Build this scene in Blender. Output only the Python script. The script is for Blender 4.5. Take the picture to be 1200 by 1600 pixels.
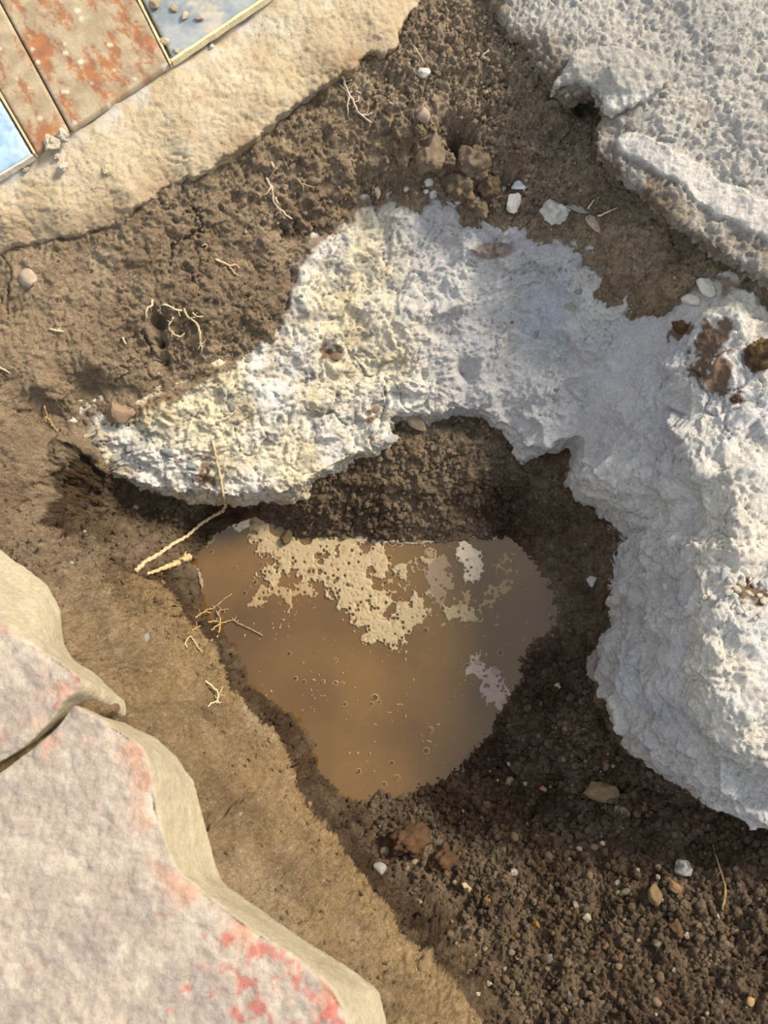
import bpy, bmesh, math, random
import numpy as np
from mathutils import Vector, Matrix
from mathutils.geometry import delaunay_2d_cdt

for o in list(bpy.data.objects):
    bpy.data.objects.remove(o)
S = bpy.context.scene
COL = S.collection
random.seed(7)
RNG = np.random.default_rng(11)

# ------------------------------------------------------------ camera, light, exposure
CAM_H, TILT, FOC = 0.80, math.radians(11.0), 1300.0       # metres, radians, pixels of a 1200x1600 picture
cam = bpy.data.cameras.new('camera')
cam_o = bpy.data.objects.new('camera', cam)
COL.objects.link(cam_o)
cam_o.location = (0, 0, CAM_H)
cam_o.rotation_euler = (TILT, 0, 0)
cam.sensor_fit = 'HORIZONTAL'
cam.sensor_width = 36.0
cam.lens = 36.0 * FOC / 1200.0
cam.clip_start = 0.02
cam.dof.use_dof = True
cam.dof.focus_distance = 1.16
cam.dof.aperture_fstop = 9.0
S.camera = cam_o

world = bpy.data.worlds.new('sky')
S.world = world
world.use_nodes = True
wn = world.node_tree.nodes
bg = wn['Background']
bg.inputs['Color'].default_value = (0.80, 0.885, 1.0, 1)
bg.inputs['Strength'].default_value = 0.58

sun = bpy.data.lights.new('sun', 'SUN')
sun.energy = 4.0
sun.angle = math.radians(16)
sun.color = (1.0, 0.89, 0.73)
sun_o = bpy.data.objects.new('sun', sun)
COL.objects.link(sun_o)
SUN_AZ, SUN_EL = math.radians(32), math.radians(37)        # from the right of the picture
sun_dir = Vector((math.cos(SUN_EL) * math.cos(SUN_AZ), math.cos(SUN_EL) * math.sin(SUN_AZ), math.sin(SUN_EL)))
sun_o.rotation_euler = sun_dir.to_track_quat('Z', 'Y').to_euler()

S.view_settings.view_transform = 'Standard'
S.view_settings.look = 'None'
S.view_settings.gamma = 1.0
S.view_settings.use_curve_mapping = False
S.view_settings.exposure = 0.87

# ------------------------------------------------------------ picture point + height -> place in the world
CT, ST = math.cos(TILT), math.sin(TILT)


def ray(px, py):
    x, y = (px - 600.0) / FOC, (800.0 - py) / FOC
    return np.array([x, y * CT + ST, y * ST - CT])


def at(px, py, z):
    d = ray(px, py)
    t = (z - CAM_H) / d[2]
    return np.array([d[0] * t, d[1] * t, z])


def pts3(rows):
    return np.array([at(*r) for r in rows])


# ------------------------------------------------------------ numpy noise
def _hash(ix, iy, iz, seed):
    h = (ix.astype(np.uint32) * np.uint32(374761393) + iy.astype(np.uint32) * np.uint32(668265263)
         + iz.astype(np.uint32) * np.uint32(2246822519) + np.uint32((seed * 3266489917) & 0xffffffff))
    h = (h ^ (h >> np.uint32(13))) * np.uint32(1274126177)
    h = (h ^ (h >> np.uint32(16))) * np.uint32(2654435761)
    return h ^ (h >> np.uint32(15))


def noise3(p, seed=0):
    """gradient noise, about -1..1"""
    p = np.asarray(p, np.float32)
    i = np.floor(p).astype(np.int32)
    f = p - i
    u = f * f * f * (f * (f * 6 - 15) + 10)
    res = 0
    for dx in (0, 1):
        wx = u[:, 0] if dx else 1 - u[:, 0]
        for dy in (0, 1):
            wy = u[:, 1] if dy else 1 - u[:, 1]
            for dz in (0, 1):
                wz = u[:, 2] if dz else 1 - u[:, 2]
                h = _hash(i[:, 0] + dx, i[:, 1] + dy, i[:, 2] + dz, seed)
                gx = (h & np.uint32(1023)).astype(np.float32) / 511.5 - 1
                gy = ((h >> np.uint32(10)) & np.uint32(1023)).astype(np.float32) / 511.5 - 1
                gz = ((h >> np.uint32(20)) & np.uint32(1023)).astype(np.float32) / 511.5 - 1
                res = res + wx * wy * wz * (gx * (f[:, 0] - dx) + gy * (f[:, 1] - dy) + gz * (f[:, 2] - dz))
    return res * 1.5


def fbm(p, octaves=4, seed=0, gain=0.5, lac=2.03):
    p = np.asarray(p, np.float32)
    a, s = 1.0, 0
    for k in range(octaves):
        s = s + a * noise3(p * lac ** k + 17.3 * k, seed + k)
        a *= gain
    return s


def ridged(p, octaves=3, seed=0):
    p = np.asarray(p, np.float32)
    a, s = 1.0, 0
    for k in range(octaves):
        s = s + a * (1 - np.abs(noise3(p * 2.1 ** k + 5.1 * k, seed + k)) * 2.2)
        a *= 0.5
    return s


def cells(p, seed=0):
    """distance to the nearest and second nearest cell point, and a random number per cell"""
    p = np.asarray(p, np.float32)
    i = np.floor(p).astype(np.int32)
    f = p - i
    d1 = np.full(len(p), 9.0, np.float32)
    d2 = np.full(len(p), 9.0, np.float32)
    rid = np.zeros(len(p), np.float32)
    for dx in (-1, 0, 1):
        for dy in (-1, 0, 1):
            for dz in (-1, 0, 1):
                h = _hash(i[:, 0] + dx, i[:, 1] + dy, i[:, 2] + dz, seed)
                qx = dx + (h & np.uint32(1023)).astype(np.float32) / 1023 - f[:, 0]
                qy = dy + ((h >> np.uint32(10)) & np.uint32(1023)).astype(np.float32) / 1023 - f[:, 1]
                qz = dz + ((h >> np.uint32(20)) & np.uint32(1023)).astype(np.float32) / 1023 - f[:, 2]
                d = np.sqrt(qx * qx + qy * qy + qz * qz)
                near = d < d1
                d2 = np.where(near, d1, np.minimum(d2, d))
                rid = np.where(near, ((h >> np.uint32(7)) & np.uint32(4095)).astype(np.float32) / 4095, rid)
                d1 = np.where(near, d, d1)
    return d1, d2, rid


def sstep(a, b, x):
    t = np.clip((x - a) / (b - a), 0, 1)
    return t * t * (3 - 2 * t)


def srgb(r, g, b):
    c = np.array([r, g, b], float) / 255
    return np.where(c <= 0.04045, c / 12.92, ((c + 0.055) / 1.055) ** 2.4)


# ------------------------------------------------------------ smooth surfaces through known points
class Surf:
    def __init__(self, P):
        P = np.asarray(P, float)
        keep = [0]
        for k in range(1, len(P)):
            if np.min(np.hypot(P[keep, 0] - P[k, 0], P[keep, 1] - P[k, 1])) > 0.004:
                keep.append(k)
        P = P[keep]
        self.c = P[:, :2]
        n = len(P)
        r = np.hypot(self.c[:, None, 0] - self.c[None, :, 0], self.c[:, None, 1] - self.c[None, :, 1])
        A = np.zeros((n + 1, n + 1))
        A[:n, :n] = r - np.eye(n) * 1e-4
        A[:n, n] = A[n, :n] = 1
        self.w = np.linalg.solve(A, np.append(P[:, 2], 0))

    def __call__(self, x, y):
        x, y = np.asarray(x, float), np.asarray(y, float)
        sh = x.shape
        x, y = x.ravel(), y.ravel()
        out = np.empty(len(x))
        for s in range(0, len(x), 20000):
            r = np.hypot(x[s:s + 20000, None] - self.c[None, :, 0], y[s:s + 20000, None] - self.c[None, :, 1])
            out[s:s + 20000] = r @ self.w[:-1] + self.w[-1]
        return out.reshape(sh)


def idw(rows, x, y, power=3.5):
    """rows of (px, py, z, value...) -> blended values at x, y"""
    P = pts3([r[:3] for r in rows])
    V = np.array([r[3:] for r in rows], float)
    x, y = np.asarray(x).ravel(), np.asarray(y).ravel()
    out = np.empty((len(x), V.shape[1]))
    for s in range(0, len(x), 20000):
        d = np.hypot(x[s:s + 20000, None] - P[None, :, 0], y[s:s + 20000, None] - P[None, :, 1]) + 0.012
        w = d ** -power
        out[s:s + 20000] = (w @ V) / w.sum(1, keepdims=True)
    return out


def inside(poly, x, y):
    poly = np.asarray(poly)
    c = np.zeros(np.shape(x), bool)
    j = len(poly) - 1
    for i in range(len(poly)):
        xi, yi, xj, yj = poly[i, 0], poly[i, 1], poly[j, 0], poly[j, 1]
        if abs(yj - yi) > 1e-12:
            c ^= ((yi > y) != (yj > y)) & (x < (xj - xi) * (y - yi) / (yj - yi) + xi)
        j = i
    return c


def dist_line(line, x, y):
    """distance from x, y to an open polyline"""
    line = np.asarray(line)
    best = np.full(np.shape(x), 1e9)
    for a, b in zip(line[:-1], line[1:]):
        dx, dy = b[0] - a[0], b[1] - a[1]
        L = dx * dx + dy * dy + 1e-12
        t = np.clip(((x - a[0]) * dx + (y - a[1]) * dy) / L, 0, 1)
        best = np.minimum(best, np.hypot(x - a[0] - t * dx, y - a[1] - t * dy))
    return best


def blob(px, py, z, rpx, x, y, p=2):
    """soft round bump around a picture point; rpx is its radius in picture pixels"""
    c = at(px, py, z)
    r = rpx * (CAM_H - z) / FOC
    return np.exp(-(((x - c[0]) ** 2 + (y - c[1]) ** 2) / r ** 2) ** (p / 2))


# ------------------------------------------------------------ objects
def new_mesh(name, V, F, mat=None, smooth=True):
    me = bpy.data.meshes.new(name)
    V = np.asarray(V, np.float32)
    if isinstance(F, np.ndarray):
        n, k = F.shape
        me.vertices.add(len(V))
        me.vertices.foreach_set('co', V.ravel())
        me.loops.add(n * k)
        me.loops.foreach_set('vertex_index', F.astype(np.int32).ravel())
        me.polygons.add(n)
        me.polygons.foreach_set('loop_start', np.arange(0, n * k, k, dtype=np.int32))
        me.update(calc_edges=True)
        me.validate()
    else:
        me.from_pydata([tuple(map(float, v)) for v in V], [], [tuple(map(int, f)) for f in F])
        me.update()
    me.polygons.foreach_set('use_smooth', np.full(len(me.polygons), smooth))
    if mat:
        me.materials.append(mat)
    return me


def set_col(me, rgb, name='Col'):
    a = me.color_attributes.new(name, 'FLOAT_COLOR', 'POINT')
    d = np.ones((len(me.vertices), 4), np.float32)
    d[:, :3] = rgb
    a.data.foreach_set('color', d.ravel())


def set_val(me, name, v):
    a = me.attributes.new(name, 'FLOAT', 'POINT')
    a.data.foreach_set('value', np.asarray(v, np.float32))


def link(name, me, parent=None, label=None, cat=None, group=None, kind=None, loc=None):
    o = bpy.data.objects.new(name, me)
    COL.objects.link(o)
    if parent is not None:
        o.parent = parent
    if loc is not None:
        o.location = loc
    if label:
        o['label'] = label
    if cat:
        o['category'] = cat
    if group:
        o['group'] = group
    if kind:
        o['kind'] = kind
    return o


def verts_of(me):
    a = np.empty(len(me.vertices) * 3, np.float32)
    me.vertices.foreach_get('co', a)
    return a.reshape(-1, 3)


def normals_of(me):
    a = np.empty(len(me.vertices) * 3, np.float32)
    me.vertex_normals.foreach_get('vector', a)
    return a.reshape(-1, 3)


def put_verts(me, V):
    me.vertices.foreach_set('co', np.asarray(V, np.float32).ravel())
    me.update()


# ------------------------------------------------------------ materials
def material(name, base=None, rough=0.9, spec=0.3, grain=(300, 0.35), bump=((500, 0.25, 0.002),), tint=None, col_attr=True,
             speck=None, wet=None):
    m = bpy.data.materials.new(name)
    m.use_nodes = True
    nt = m.node_tree
    N, L = nt.nodes, nt.links
    bs = N['Principled BSDF']
    bs.inputs['Roughness'].default_value = rough
    bs.inputs['Specular IOR Level'].default_value = spec
    tc = N.new('ShaderNodeTexCoord')
    if col_attr:
        a = N.new('ShaderNodeAttribute')
        a.attribute_name = 'Col'
        col = a.outputs['Color']
    else:
        r = N.new('ShaderNodeRGB')
        r.outputs[0].default_value = (*base, 1)
        col = r.outputs[0]

    def tex(scale, detail=4.0, rgh=0.6):
        t = N.new('ShaderNodeTexNoise')
        t.inputs['Scale'].default_value = scale
        t.inputs['Detail'].default_value = detail
        t.inputs['Roughness'].default_value = rgh
        L.new(tc.outputs['Object'], t.inputs['Vector'])
        return t.outputs['Fac']

    def ramp(src, lo, hi, vlo, vhi):
        mr = N.new('ShaderNodeMapRange')
        mr.clamp = True
        for k, v in zip(('From Min', 'From Max', 'To Min', 'To Max'), (lo, hi, vlo, vhi)):
            mr.inputs[k].default_value = v
        L.new(src, mr.inputs['Value'])
        return mr.outputs['Result']

    def mix(kind, fac, a, b):
        mx = N.new('ShaderNodeMix')
        mx.data_type = 'RGBA'
        mx.blend_type = kind
        for sock, v in ((mx.inputs['Factor'], fac), (mx.inputs[6], a), (mx.inputs[7], b)):
            if hasattr(v, 'is_linked'):
                L.new(v, sock)
            else:
                sock.default_value = v if not isinstance(v, (tuple, list, np.ndarray)) else (*v[:3], 1)
        return mx.outputs[2]

    g1_ = ramp(tex(grain[0], 6, .7), 0.28, 0.72, 1 - grain[1], 1 + grain[1])
    g2_ = ramp(tex(grain[0] * .36, 4, .65), 0.3, 0.7, 1 - grain[1] * .7, 1 + grain[1] * .7)
    gm_ = N.new('ShaderNodeMath')
    gm_.operation = 'MULTIPLY'
    L.new(g1_, gm_.inputs[0])
    L.new(g2_, gm_.inputs[1])
    g = gm_.outputs[0]
    comb = N.new('ShaderNodeCombineColor')
    for k in range(3):
        L.new(g, comb.inputs[k])
    col = mix('MULTIPLY', 1.0, col, comb.outputs[0])
    if tint:
        sc, lo, hi, c, amt = tint
        col = mix('MIX', ramp(tex(sc, 6, 0.65), lo, hi, 0, amt), col, c)
    if speck:
        for sc, thr, c, amt in speck:
            v = N.new('ShaderNodeTexVoronoi')
            v.inputs['Scale'].default_value = sc
            L.new(tc.outputs['Object'], v.inputs['Vector'])
            w = N.new('ShaderNodeSeparateColor')
            L.new(v.outputs['Color'], w.inputs[0])
            m1 = ramp(w.outputs[0], thr, thr + 0.02, 0, 1)
            m2 = ramp(v.outputs['Distance'], 0.30, 0.42, amt, 0)
            mm = N.new('ShaderNodeMath')
            mm.operation = 'MULTIPLY'
            L.new(m1, mm.inputs[0])
            L.new(m2, mm.inputs[1])
            col = mix('MIX', mm.outputs[0], col, c)
    L.new(col, bs.inputs['Base Color'])
    if wet:
        a = N.new('ShaderNodeAttribute')
        a.attribute_name = 'wet'
        L.new(ramp(a.outputs['Fac'], 0, 1, rough, wet), bs.inputs['Roughness'])
    nrm = None
    for sc, st, dist in bump:
        b = N.new('ShaderNodeBump')
        b.inputs['Strength'].default_value = st
        b.inputs['Distance'].default_value = dist
        L.new(tex(sc, 5, 0.65), b.inputs['Height'])
        if nrm is not None:
            L.new(nrm, b.inputs['Normal'])
        nrm = b.outputs['Normal']
    if nrm is not None:
        L.new(nrm, bs.inputs['Normal'])
    return m


M_SOIL = material('soil', rough=0.95, spec=0.2, grain=(420, 0.36), bump=((260, 1.0, 0.006), (800, 0.9, 0.003)), wet=0.5,
                  speck=((330, 0.985, srgb(180, 162, 138), 0.6),))
M_CONC = material('pale_concrete', rough=0.92, spec=0.25, grain=(260, 0.13), bump=((200, 0.8, 0.006), (700, 0.8, 0.003)))
M_LEDGE = material('sandy_screed', rough=0.95, spec=0.2, grain=(340, 0.09), bump=((320, 0.6, 0.003), (1000, 0.6, 0.0015)))
M_RENDER = material('grey_render', rough=0.95, spec=0.2, grain=(330, 0.20), bump=((300, 1.0, 0.006), (800, 0.9, 0.003)))
M_PAVER = material('paver_concrete', rough=0.8, spec=0.35, grain=(210, 0.17), bump=((160, 0.6, 0.004), (600, 0.6, 0.002)))
M_STONE = material('stone', rough=0.85, spec=0.3, grain=(260, 0.2), bump=((300, 0.5, 0.002), (900, 0.5, 0.001)))
M_ROOT = material('root_bark', rough=0.7, spec=0.3, grain=(500, 0.2), bump=((700, 0.5, 0.001),))

# ------------------------------------------------------------ heights of the large masses (picture x, picture y, z)
CONC_UP = [(100, 690, -.275), (140, 645, -.270), (205, 645, -.285), (330, 585, -.285), (435, 500, -.275), (470, 405, -.265),
           (560, 318, -.250), (680, 308, -.240), (800, 342, -.238), (900, 375, -.235), (960, 442, -.228), (1060, 460, -.200),
           (1105, 436, -.182), (1210, 476, -.172)]
CONC_LOW = [(108, 702, -.300), (180, 742, -.330), (250, 764, -.345), (300, 765, -.35), (345, 772, -.355), (400, 772, -.358), (440, 766, -.360),
            (480, 745, -.358), (520, 730, -.358), (560, 712, -.356), (600, 695, -.355), (620, 680, -.352), (614, 658, -.350), (605, 645, -.347),
            (630, 648, -.346), (660, 645, -.345), (700, 638, -.343), (740, 636, -.342), (780, 650, -.345), (800, 672, -.348), (822, 700, -.350), (860, 692, -.342),
            (896, 684, -.332), (904, 712, -.325), (893, 742, -.322), (905, 765, -.320), (945, 785, -.31), (985, 828, -.300), (968, 870, -.30), (962, 925, -.300),
            (965, 960, -.302), (945, 1010, -.305), (938, 1060, -.305), (945, 1105, -.300), (975, 1150, -.295), (1010, 1192, -.290), (1060, 1215, -.283), (1100, 1245, -.276),
            (1130, 1272, -.270), (1210, 1302, -.260)]
CONC_LOW = [(a + (22 if 735 < b < 1130 and a > 880 else 10 if 680 < b < 1240 and a > 880 else 0), b + (6 if a > 1000 else 0) * 0, c) for a, b, c in CONC_LOW]
CONC_IN = [(250, 690, -.312), (330, 650, -.305), (400, 690, -.335), (400, 620, -.312), (500, 650, -.333), (550, 560, -.305), (650, 600, -.325), (650, 480, -.285),
           (600, 400, -.270), (662, 380, -.262), (680, 400, -.272), (690, 560, -.31), (720, 575, -.318), (730, 560, -.322), (750, 450, -.285), (760, 600, -.325), (850, 600, -.318), (850, 520, -.300), (900, 450, -.262), (800, 400, -.262),
           (930, 560, -.287), (1030, 480, -.236), (985, 560, -.270), (930, 640, -.300), (1060, 560, -.212), (1100, 500, -.180),
           (1150, 480, -.170), (1150, 600, -.170), (1000, 700, -.262), (960, 760, -.290), (1060, 700, -.212), (1110, 740, -.174), (1200, 700, -.172), (1010, 850, -.265),
           (1050, 850, -.212), (1090, 880, -.178), (1120, 920, -.170), (1200, 900, -.174), (1050, 1000, -.215), (1005, 1000, -.268), (1200, 580, -.168), (1140, 800, -.168),
           (1070, 960, -.188), (1100, 1050, -.174), (1150, 1050, -.168), (1200, 1050, -.176), (1050, 1130, -.240), (1000, 1110, -.275), (1120, 1130, -.188), (1160, 1150, -.176), (1200, 1180, -.182), (1140, 1220, -.222), (1200, 1250, -.212),
           (1320, 600, -.185), (1320, 800, -.19), (1320, 1000, -.195), (1320, 1200, -.205)]
conc_z = Surf(np.vstack([pts3(CONC_UP), pts3(CONC_LOW), pts3(CONC_IN)]))

LEDGE_EDGE = [(-160, 470, -0.145), (-60, 425, -0.145), (0, 402, -0.145), (60, 378, -0.145), (120, 368, -0.145), (190, 345, -0.145), (235, 312, -0.141), (265, 288, -0.141), (320, 272, -0.141),
              (350, 245, -0.136), (400, 216, -0.136), (440, 178, -0.136), (480, 146, -0.136), (520, 122, -0.130), (556, 104, -0.130), (575, 80, -0.130), (600, 84, -0.130), (622, 72, -0.130), (634, 30, -0.130), (655, 0, -0.130),
              (668, -60, -0.130), (680, -140, -0.130)]
LEDGE_BACK = [(690, -420, -.10), (300, -440, -.10), (-460, -420, -.10), (-500, 420, -.12)]
LEDGE_IN = [(0, 110, -.102), (150, 40, -.102), (320, -20, -.102), (-100, 200, -.102), (400, -80, -.102), (60, 200, -.096), (160, 130, -.096), (260, 70, -.096), (380, -10, -.096)]
LEDGE_MID = [(-60, 275, -.0875), (55, 238, -.0875), (160, 165, -.0875), (265, 98, -.0875), (420, -4, -.0875), (500, -60, -.0875),
             (0, 335, -.101), (110, 265, -.103), (225, 195, -.103), (340, 120, -.103), (450, 50, -.103), (560, -20, -.101),
             (0, 372, -.124), (100, 335, -.122), (200, 300, -.120), (300, 235, -.118), (420, 150, -.116), (520, 85, -.114), (600, 20, -.112)]
ledge_z = Surf(np.vstack([pts3(LEDGE_EDGE), pts3(LEDGE_BACK), pts3(LEDGE_IN), pts3(LEDGE_MID)]))

REND_EDGE = [(730, -150, -.125), (742, -60, -.125), (770, 0, -.128), (800, 55, -.13), (835, 95, -.13), (868, 140, -.13), (884, 150, -.13), (925, 142, -.13), (940, 165, -.132),
             (936, 200, -.135), (936, 240, -.137), (965, 265, -.137), (1000, 290, -.138), (1030, 320, -.138), (1060, 345, -.138), (1100, 372, -.138), (1140, 400, -.138), (1210, 440, -.138), (1330, 500, -.138)]
REND_IN = [(760, -150, -.115), (800, -40, -.118), (830, 30, -.120), (870, 90, -.118), (900, 110, -.117), (960, 130, -.114), (980, 200, -.126), (1050, 280, -.130), (1150, 350, -.130),
           (1000, 150, -.118), (1080, 200, -.118), (1200, 300, -.120), (960, 40, -.108), (1100, 100, -.108), (1200, 180, -.110), (1200, 0, -.102), (1000, -60, -.102), (1300, 100, -.102)]
REND_BACK = [(1520, 540, -.12), (1560, -300, -.095), (1000, -420, -.095), (780, -420, -.1)]
rend_z = Surf(np.vstack([pts3(REND_EDGE), pts3(REND_IN), pts3(REND_BACK)]))

# ------------------------------------------------------------ ground: the soil of the pit
WATER_Z = -0.46
SHORE = [(296, 880), (330, 835), (365, 818), (400, 806), (425, 820), (460, 838), (520, 838), (560, 836), (600, 842), (640, 846), (690, 842), (740, 834), (790, 836),
         (822, 862), (856, 905), (868, 950), (872, 985), (832, 1000), (820, 1025), (824, 1060), (808, 1090), (790, 1108), (768, 1150), (740, 1190), (700, 1222), (650, 1243), (622, 1246), (592, 1240),
         (572, 1210), (548, 1185), (500, 1158), (440, 1134), (405, 1118), (382, 1085), (355, 1040), (322, 1000), (300, 965), (290, 920)]
soil_rows = []


def soil(*rows):
    soil_rows.extend(rows)


soil(*[(x, y, WATER_Z) for x, y in SHORE])
cx, cy = 590, 1010
soil(*[(cx + (x - cx) * .8, cy + (y - cy) * .8, WATER_Z - .02) for x, y in SHORE[::2]])
soil(*[(cx + (x - cx) * .45, cy + (y - cy) * .45, WATER_Z - .035) for x, y in SHORE[::4]])
# upper bank, from the ledge and the render down to the concrete
soil((-160, 480, -.147), (-60, 440, -.147), (0, 408, -.146), (100, 378, -.146), (190, 352, -.147), (260, 296, -.148), (320, 285, -.151), (400, 230, -.155), (470, 165, -.152), (520, 138, -.15),
     (575, 96, -.150), (640, 70, -.148), (665, 0, -.142), (700, 40, -.147), (720, -60, -.14), (780, 40, -.145), (820, 110, -.150), (870, 165, -.158), (905, 165, -.175), (930, 190, -.178),
     (928, 250, -.180), (1000, 315, -.186), (1060, 370, -.184), (1130, 415, -.172), (1210, 455, -.152), (1330, 530, -.15))
soil((100, 200, -.17), (300, 60, -.17), (500, -60, -.17), (-150, 250, -.17), (100, -150, -.17), (1000, 100, -.18), (1150, 250, -.18), (1150, 0, -.18), (900, -100, -.17), (1350, 200, -.17))
soil((300, 330, -.175), (350, 300, -.178), (400, 265, -.175), (330, 400, -.205), (250, 420, -.190), (250, 480, -.213), (300, 540, -.245), (350, 450, -.225), (420, 380, -.228), (450, 300, -.205), (400, 430, -.245), (500, 330, -.228), (500, 220, -.178), (550, 160, -.165),
     (550, 270, -.208), (620, 150, -.165), (650, 220, -.185), (720, 120, -.160), (760, 180, -.178), (800, 200, -.180), (750, 250, -.205), (850, 270, -.205), (800, 300, -.222), (880, 320, -.215), (950, 340, -.208), (1000, 390, -.205),
     (1060, 420, -.190), (640, 290, -.226), (560, 295, -.236))
soil((0, 480, -.160), (0, 560, -.170), (60, 600, -.185), (0, 660, -.185), (60, 700, -.200), (0, 760, -.190), (40, 780, -.200), (90, 650, -.205), (150, 560, -.205), (160, 470, -.185), (60, 480, -.170), (-120, 600, -.165), (-120, 760, -.17),
     (100, 686, -.245), (90, 715, -.23), (64, 770, -.228), (60, 808, -.225), (20, 812, -.19))
# hollow under the left end of the concrete
soil((118, 745, -.36), (102, 790, -.355), (150, 770, -.385), (200, 790, -.40), (140, 822, -.345), (250, 800, -.41), (210, 842, -.375), (300, 800, -.420), (350, 795, -.435),
     (270, 860, -.405), (245, 885, -.345))
# lower left bank below the pavers
soil((0, 826, -.165), (60, 838, -.195), (100, 848, -.235), (60, 870, -.135), (130, 880, -.190), (110, 950, -.120), (170, 930, -.185), (205, 895, -.255), (235, 935, -.285), (-120, 850, -.15),
     (110, 1010, -.105), (200, 1130, -.105), (330, 1290, -.105), (350, 1382, -.105), (480, 1474, -.105), (600, 1560, -.105), (622, 1640, -.105), (625, 1740, -.105),
     (0, 1000, -.115), (100, 1200, -.115), (300, 1450, -.115), (100, 1550, -.115), (450, 1600, -.115), (-150, 1200, -.115), (200, 1750, -.115),
     (180, 1030, -.170), (250, 1060, -.255), (290, 1080, -.300), (240, 1000, -.260), (300, 1180, -.205), (370, 1250, -.240), (420, 1300, -.235),
     (400, 1340, -.175), (450, 1385, -.165), (490, 1440, -.145), (500, 1400, -.215), (540, 1440, -.200), (560, 1490, -.170), (620, 1530, -.185), (680, 1600, -.175),
     (210, 905, -.262))
soil((505, 1235, -.430), (600, 1330, -.40), (690, 1440, -.355), (790, 1570, -.29))
# edges of the banks: picture point, height of the lip, height of the foot of its face
LIP = [(236, 915, -.31, -.40), (262, 930, -.335, -.43), (272, 958, -.350, -.452), (302, 988, -.358, -.462), (343, 1040, -.358, -.462), (352, 1082, -.352, -.46), (388, 1114, -.350, -.455), (430, 1150, -.345, -.45), (450, 1200, -.335, -.44), (457, 1238, -.328, -.434),
       (490, 1286, -.315, -.424), (522, 1322, -.306, -.412), (556, 1376, -.290, -.395), (612, 1440, -.272, -.365), (638, 1482, -.258, -.345), (690, 1532, -.238, -.312), (745, 1602, -.212, -.280), (790, 1680, -.20, -.262)]
LIP2 = [(108, 692, -.235, -.31), (92, 714, -.232, -.33), (70, 752, -.230, -.34), (61, 790, -.228, -.335), (60, 812, -.225, -.31)]
LIPS = []
for lip_, side_ in ((LIP, 1), (LIP2, 1)):
    q_ = np.array([at(*r[:3]) for r in lip_])
    zf_ = np.array([r[3] for r in lip_])
    tt = np.linspace(0, len(lip_) - 1, 2 * len(lip_) - 1)
    q2 = np.stack([np.interp(tt, np.arange(len(lip_)), q_[:, k]) for k in range(3)], 1)
    zf2 = np.interp(tt, np.arange(len(lip_)), zf_)
    tg = np.gradient(q2[:, :2], axis=0)
    nr_ = np.stack([-tg[:, 1], tg[:, 0]], 1)
    nr_ /= np.linalg.norm(nr_, axis=1, keepdims=True)
    LIPS.append((q2, nr_, zf2))
    soil_rows.extend([])

# the bank under the concrete and the floor of the pit
soil((420, 795, -.445), (470, 810, -.445), (560, 815, -.445), (700, 815, -.440), (780, 815, -.440), (500, 765, -.405), (560, 745, -.395), (640, 715, -.385), (720, 690, -.380), (780, 715, -.390), (620, 770, -.415), (720, 760, -.410), (860, 730, -.40),
     (860, 830, -.440), (900, 800, -.420), (925, 860, -.418), (935, 930, -.420), (900, 930, -.440), (910, 1000, -.440), (930, 1040, -.430), (850, 1060, -.440), (900, 1120, -.425), (960, 1190, -.395), (1040, 1250, -.375),
     (1120, 1300, -.350), (1210, 1340, -.320), (1330, 1380, -.30), (800, 1150, -.440), (740, 1240, -.445), (830, 1240, -.420), (650, 1280, -.440), (580, 1280, -.440), (640, 1320, -.415), (650, 1370, -.395), (720, 1350, -.395), (800, 1380, -.370), (900, 1300, -.390), (1000, 1400, -.330),
     (760, 1460, -.345), (900, 1500, -.305), (1100, 1400, -.315), (1200, 1500, -.265), (900, 1620, -.265), (1060, 1600, -.250), (1210, 1640, -.225), (1050, 1720, -.23), (1350, 1550, -.23))
CB = np.vstack([pts3(CONC_UP), pts3(CONC_LOW)])
P_soil = pts3(soil_rows)
extra = []
for q2, nr_, zf2 in LIPS:
    for k in range(len(q2)):
        extra.append([q2[k, 0] - nr_[k, 0] * .012, q2[k, 1] - nr_[k, 1] * .012, q2[k, 2] + .008])
        extra.append(list(q2[k]))
        ew = .014 if len(q2) > 20 else .020
        extra.append([q2[k, 0] + nr_[k, 0] * ew, q2[k, 1] + nr_[k, 1] * ew, zf2[k]])
# drop loose points that would disagree with the bank faces
keep_ = np.ones(len(P_soil), bool)
for q2, nr_, zf2 in LIPS:
    keep_ &= dist_line(q2[:, :2], P_soil[:, 0], P_soil[:, 1]) > .030
P_soil = P_soil[keep_]
up = pts3(CONC_UP)
cen = pts3([(800, 600, -.3)])[0]
for k in range(len(up) - 1):
    for t in (0, .5):
        p = up[k] * (1 - t) + up[k + 1] * t
        zc = float(conc_z(p[0], p[1]))
        tan = up[k + 1] - up[k]
        nrm = np.array([-tan[1], tan[0]])
        nrm /= np.linalg.norm(nrm)
        if np.dot(nrm, cen[:2] - p[:2]) < 0:
            nrm = -nrm
        extra += [[p[0], p[1], zc + .003], [p[0] - nrm[0] * .02, p[1] - nrm[1] * .02, zc + .016],
                  [p[0] + nrm[0] * .03, p[1] + nrm[1] * .03, zc - .05]]
for px, py in [(600, 520), (700, 430), (800, 480), (400, 640), (300, 700), (900, 560), (1000, 620), (1100, 700), (1100, 900), (1200, 800), (1100, 1100), (1200, 600), (1200, 1000), (1200, 1150), (1330, 900), (1330, 650)]:
    p = at(px, py, -.3)
    extra.append([p[0], p[1], float(conc_z(p[0], p[1])) - .085])
# further away the ground runs on nearly level
for a in np.linspace(0, 2 * math.pi, 15)[:-1]:
    extra.append([2.6 * math.cos(a), .3 + 2.6 * math.sin(a), -.16])
    extra.append([1.3 * math.cos(a), .3 + 1.45 * math.sin(a), -.17])
soil_z = Surf(np.vstack([P_soil, np.array(extra)]))

STEP = 0.0019


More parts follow.
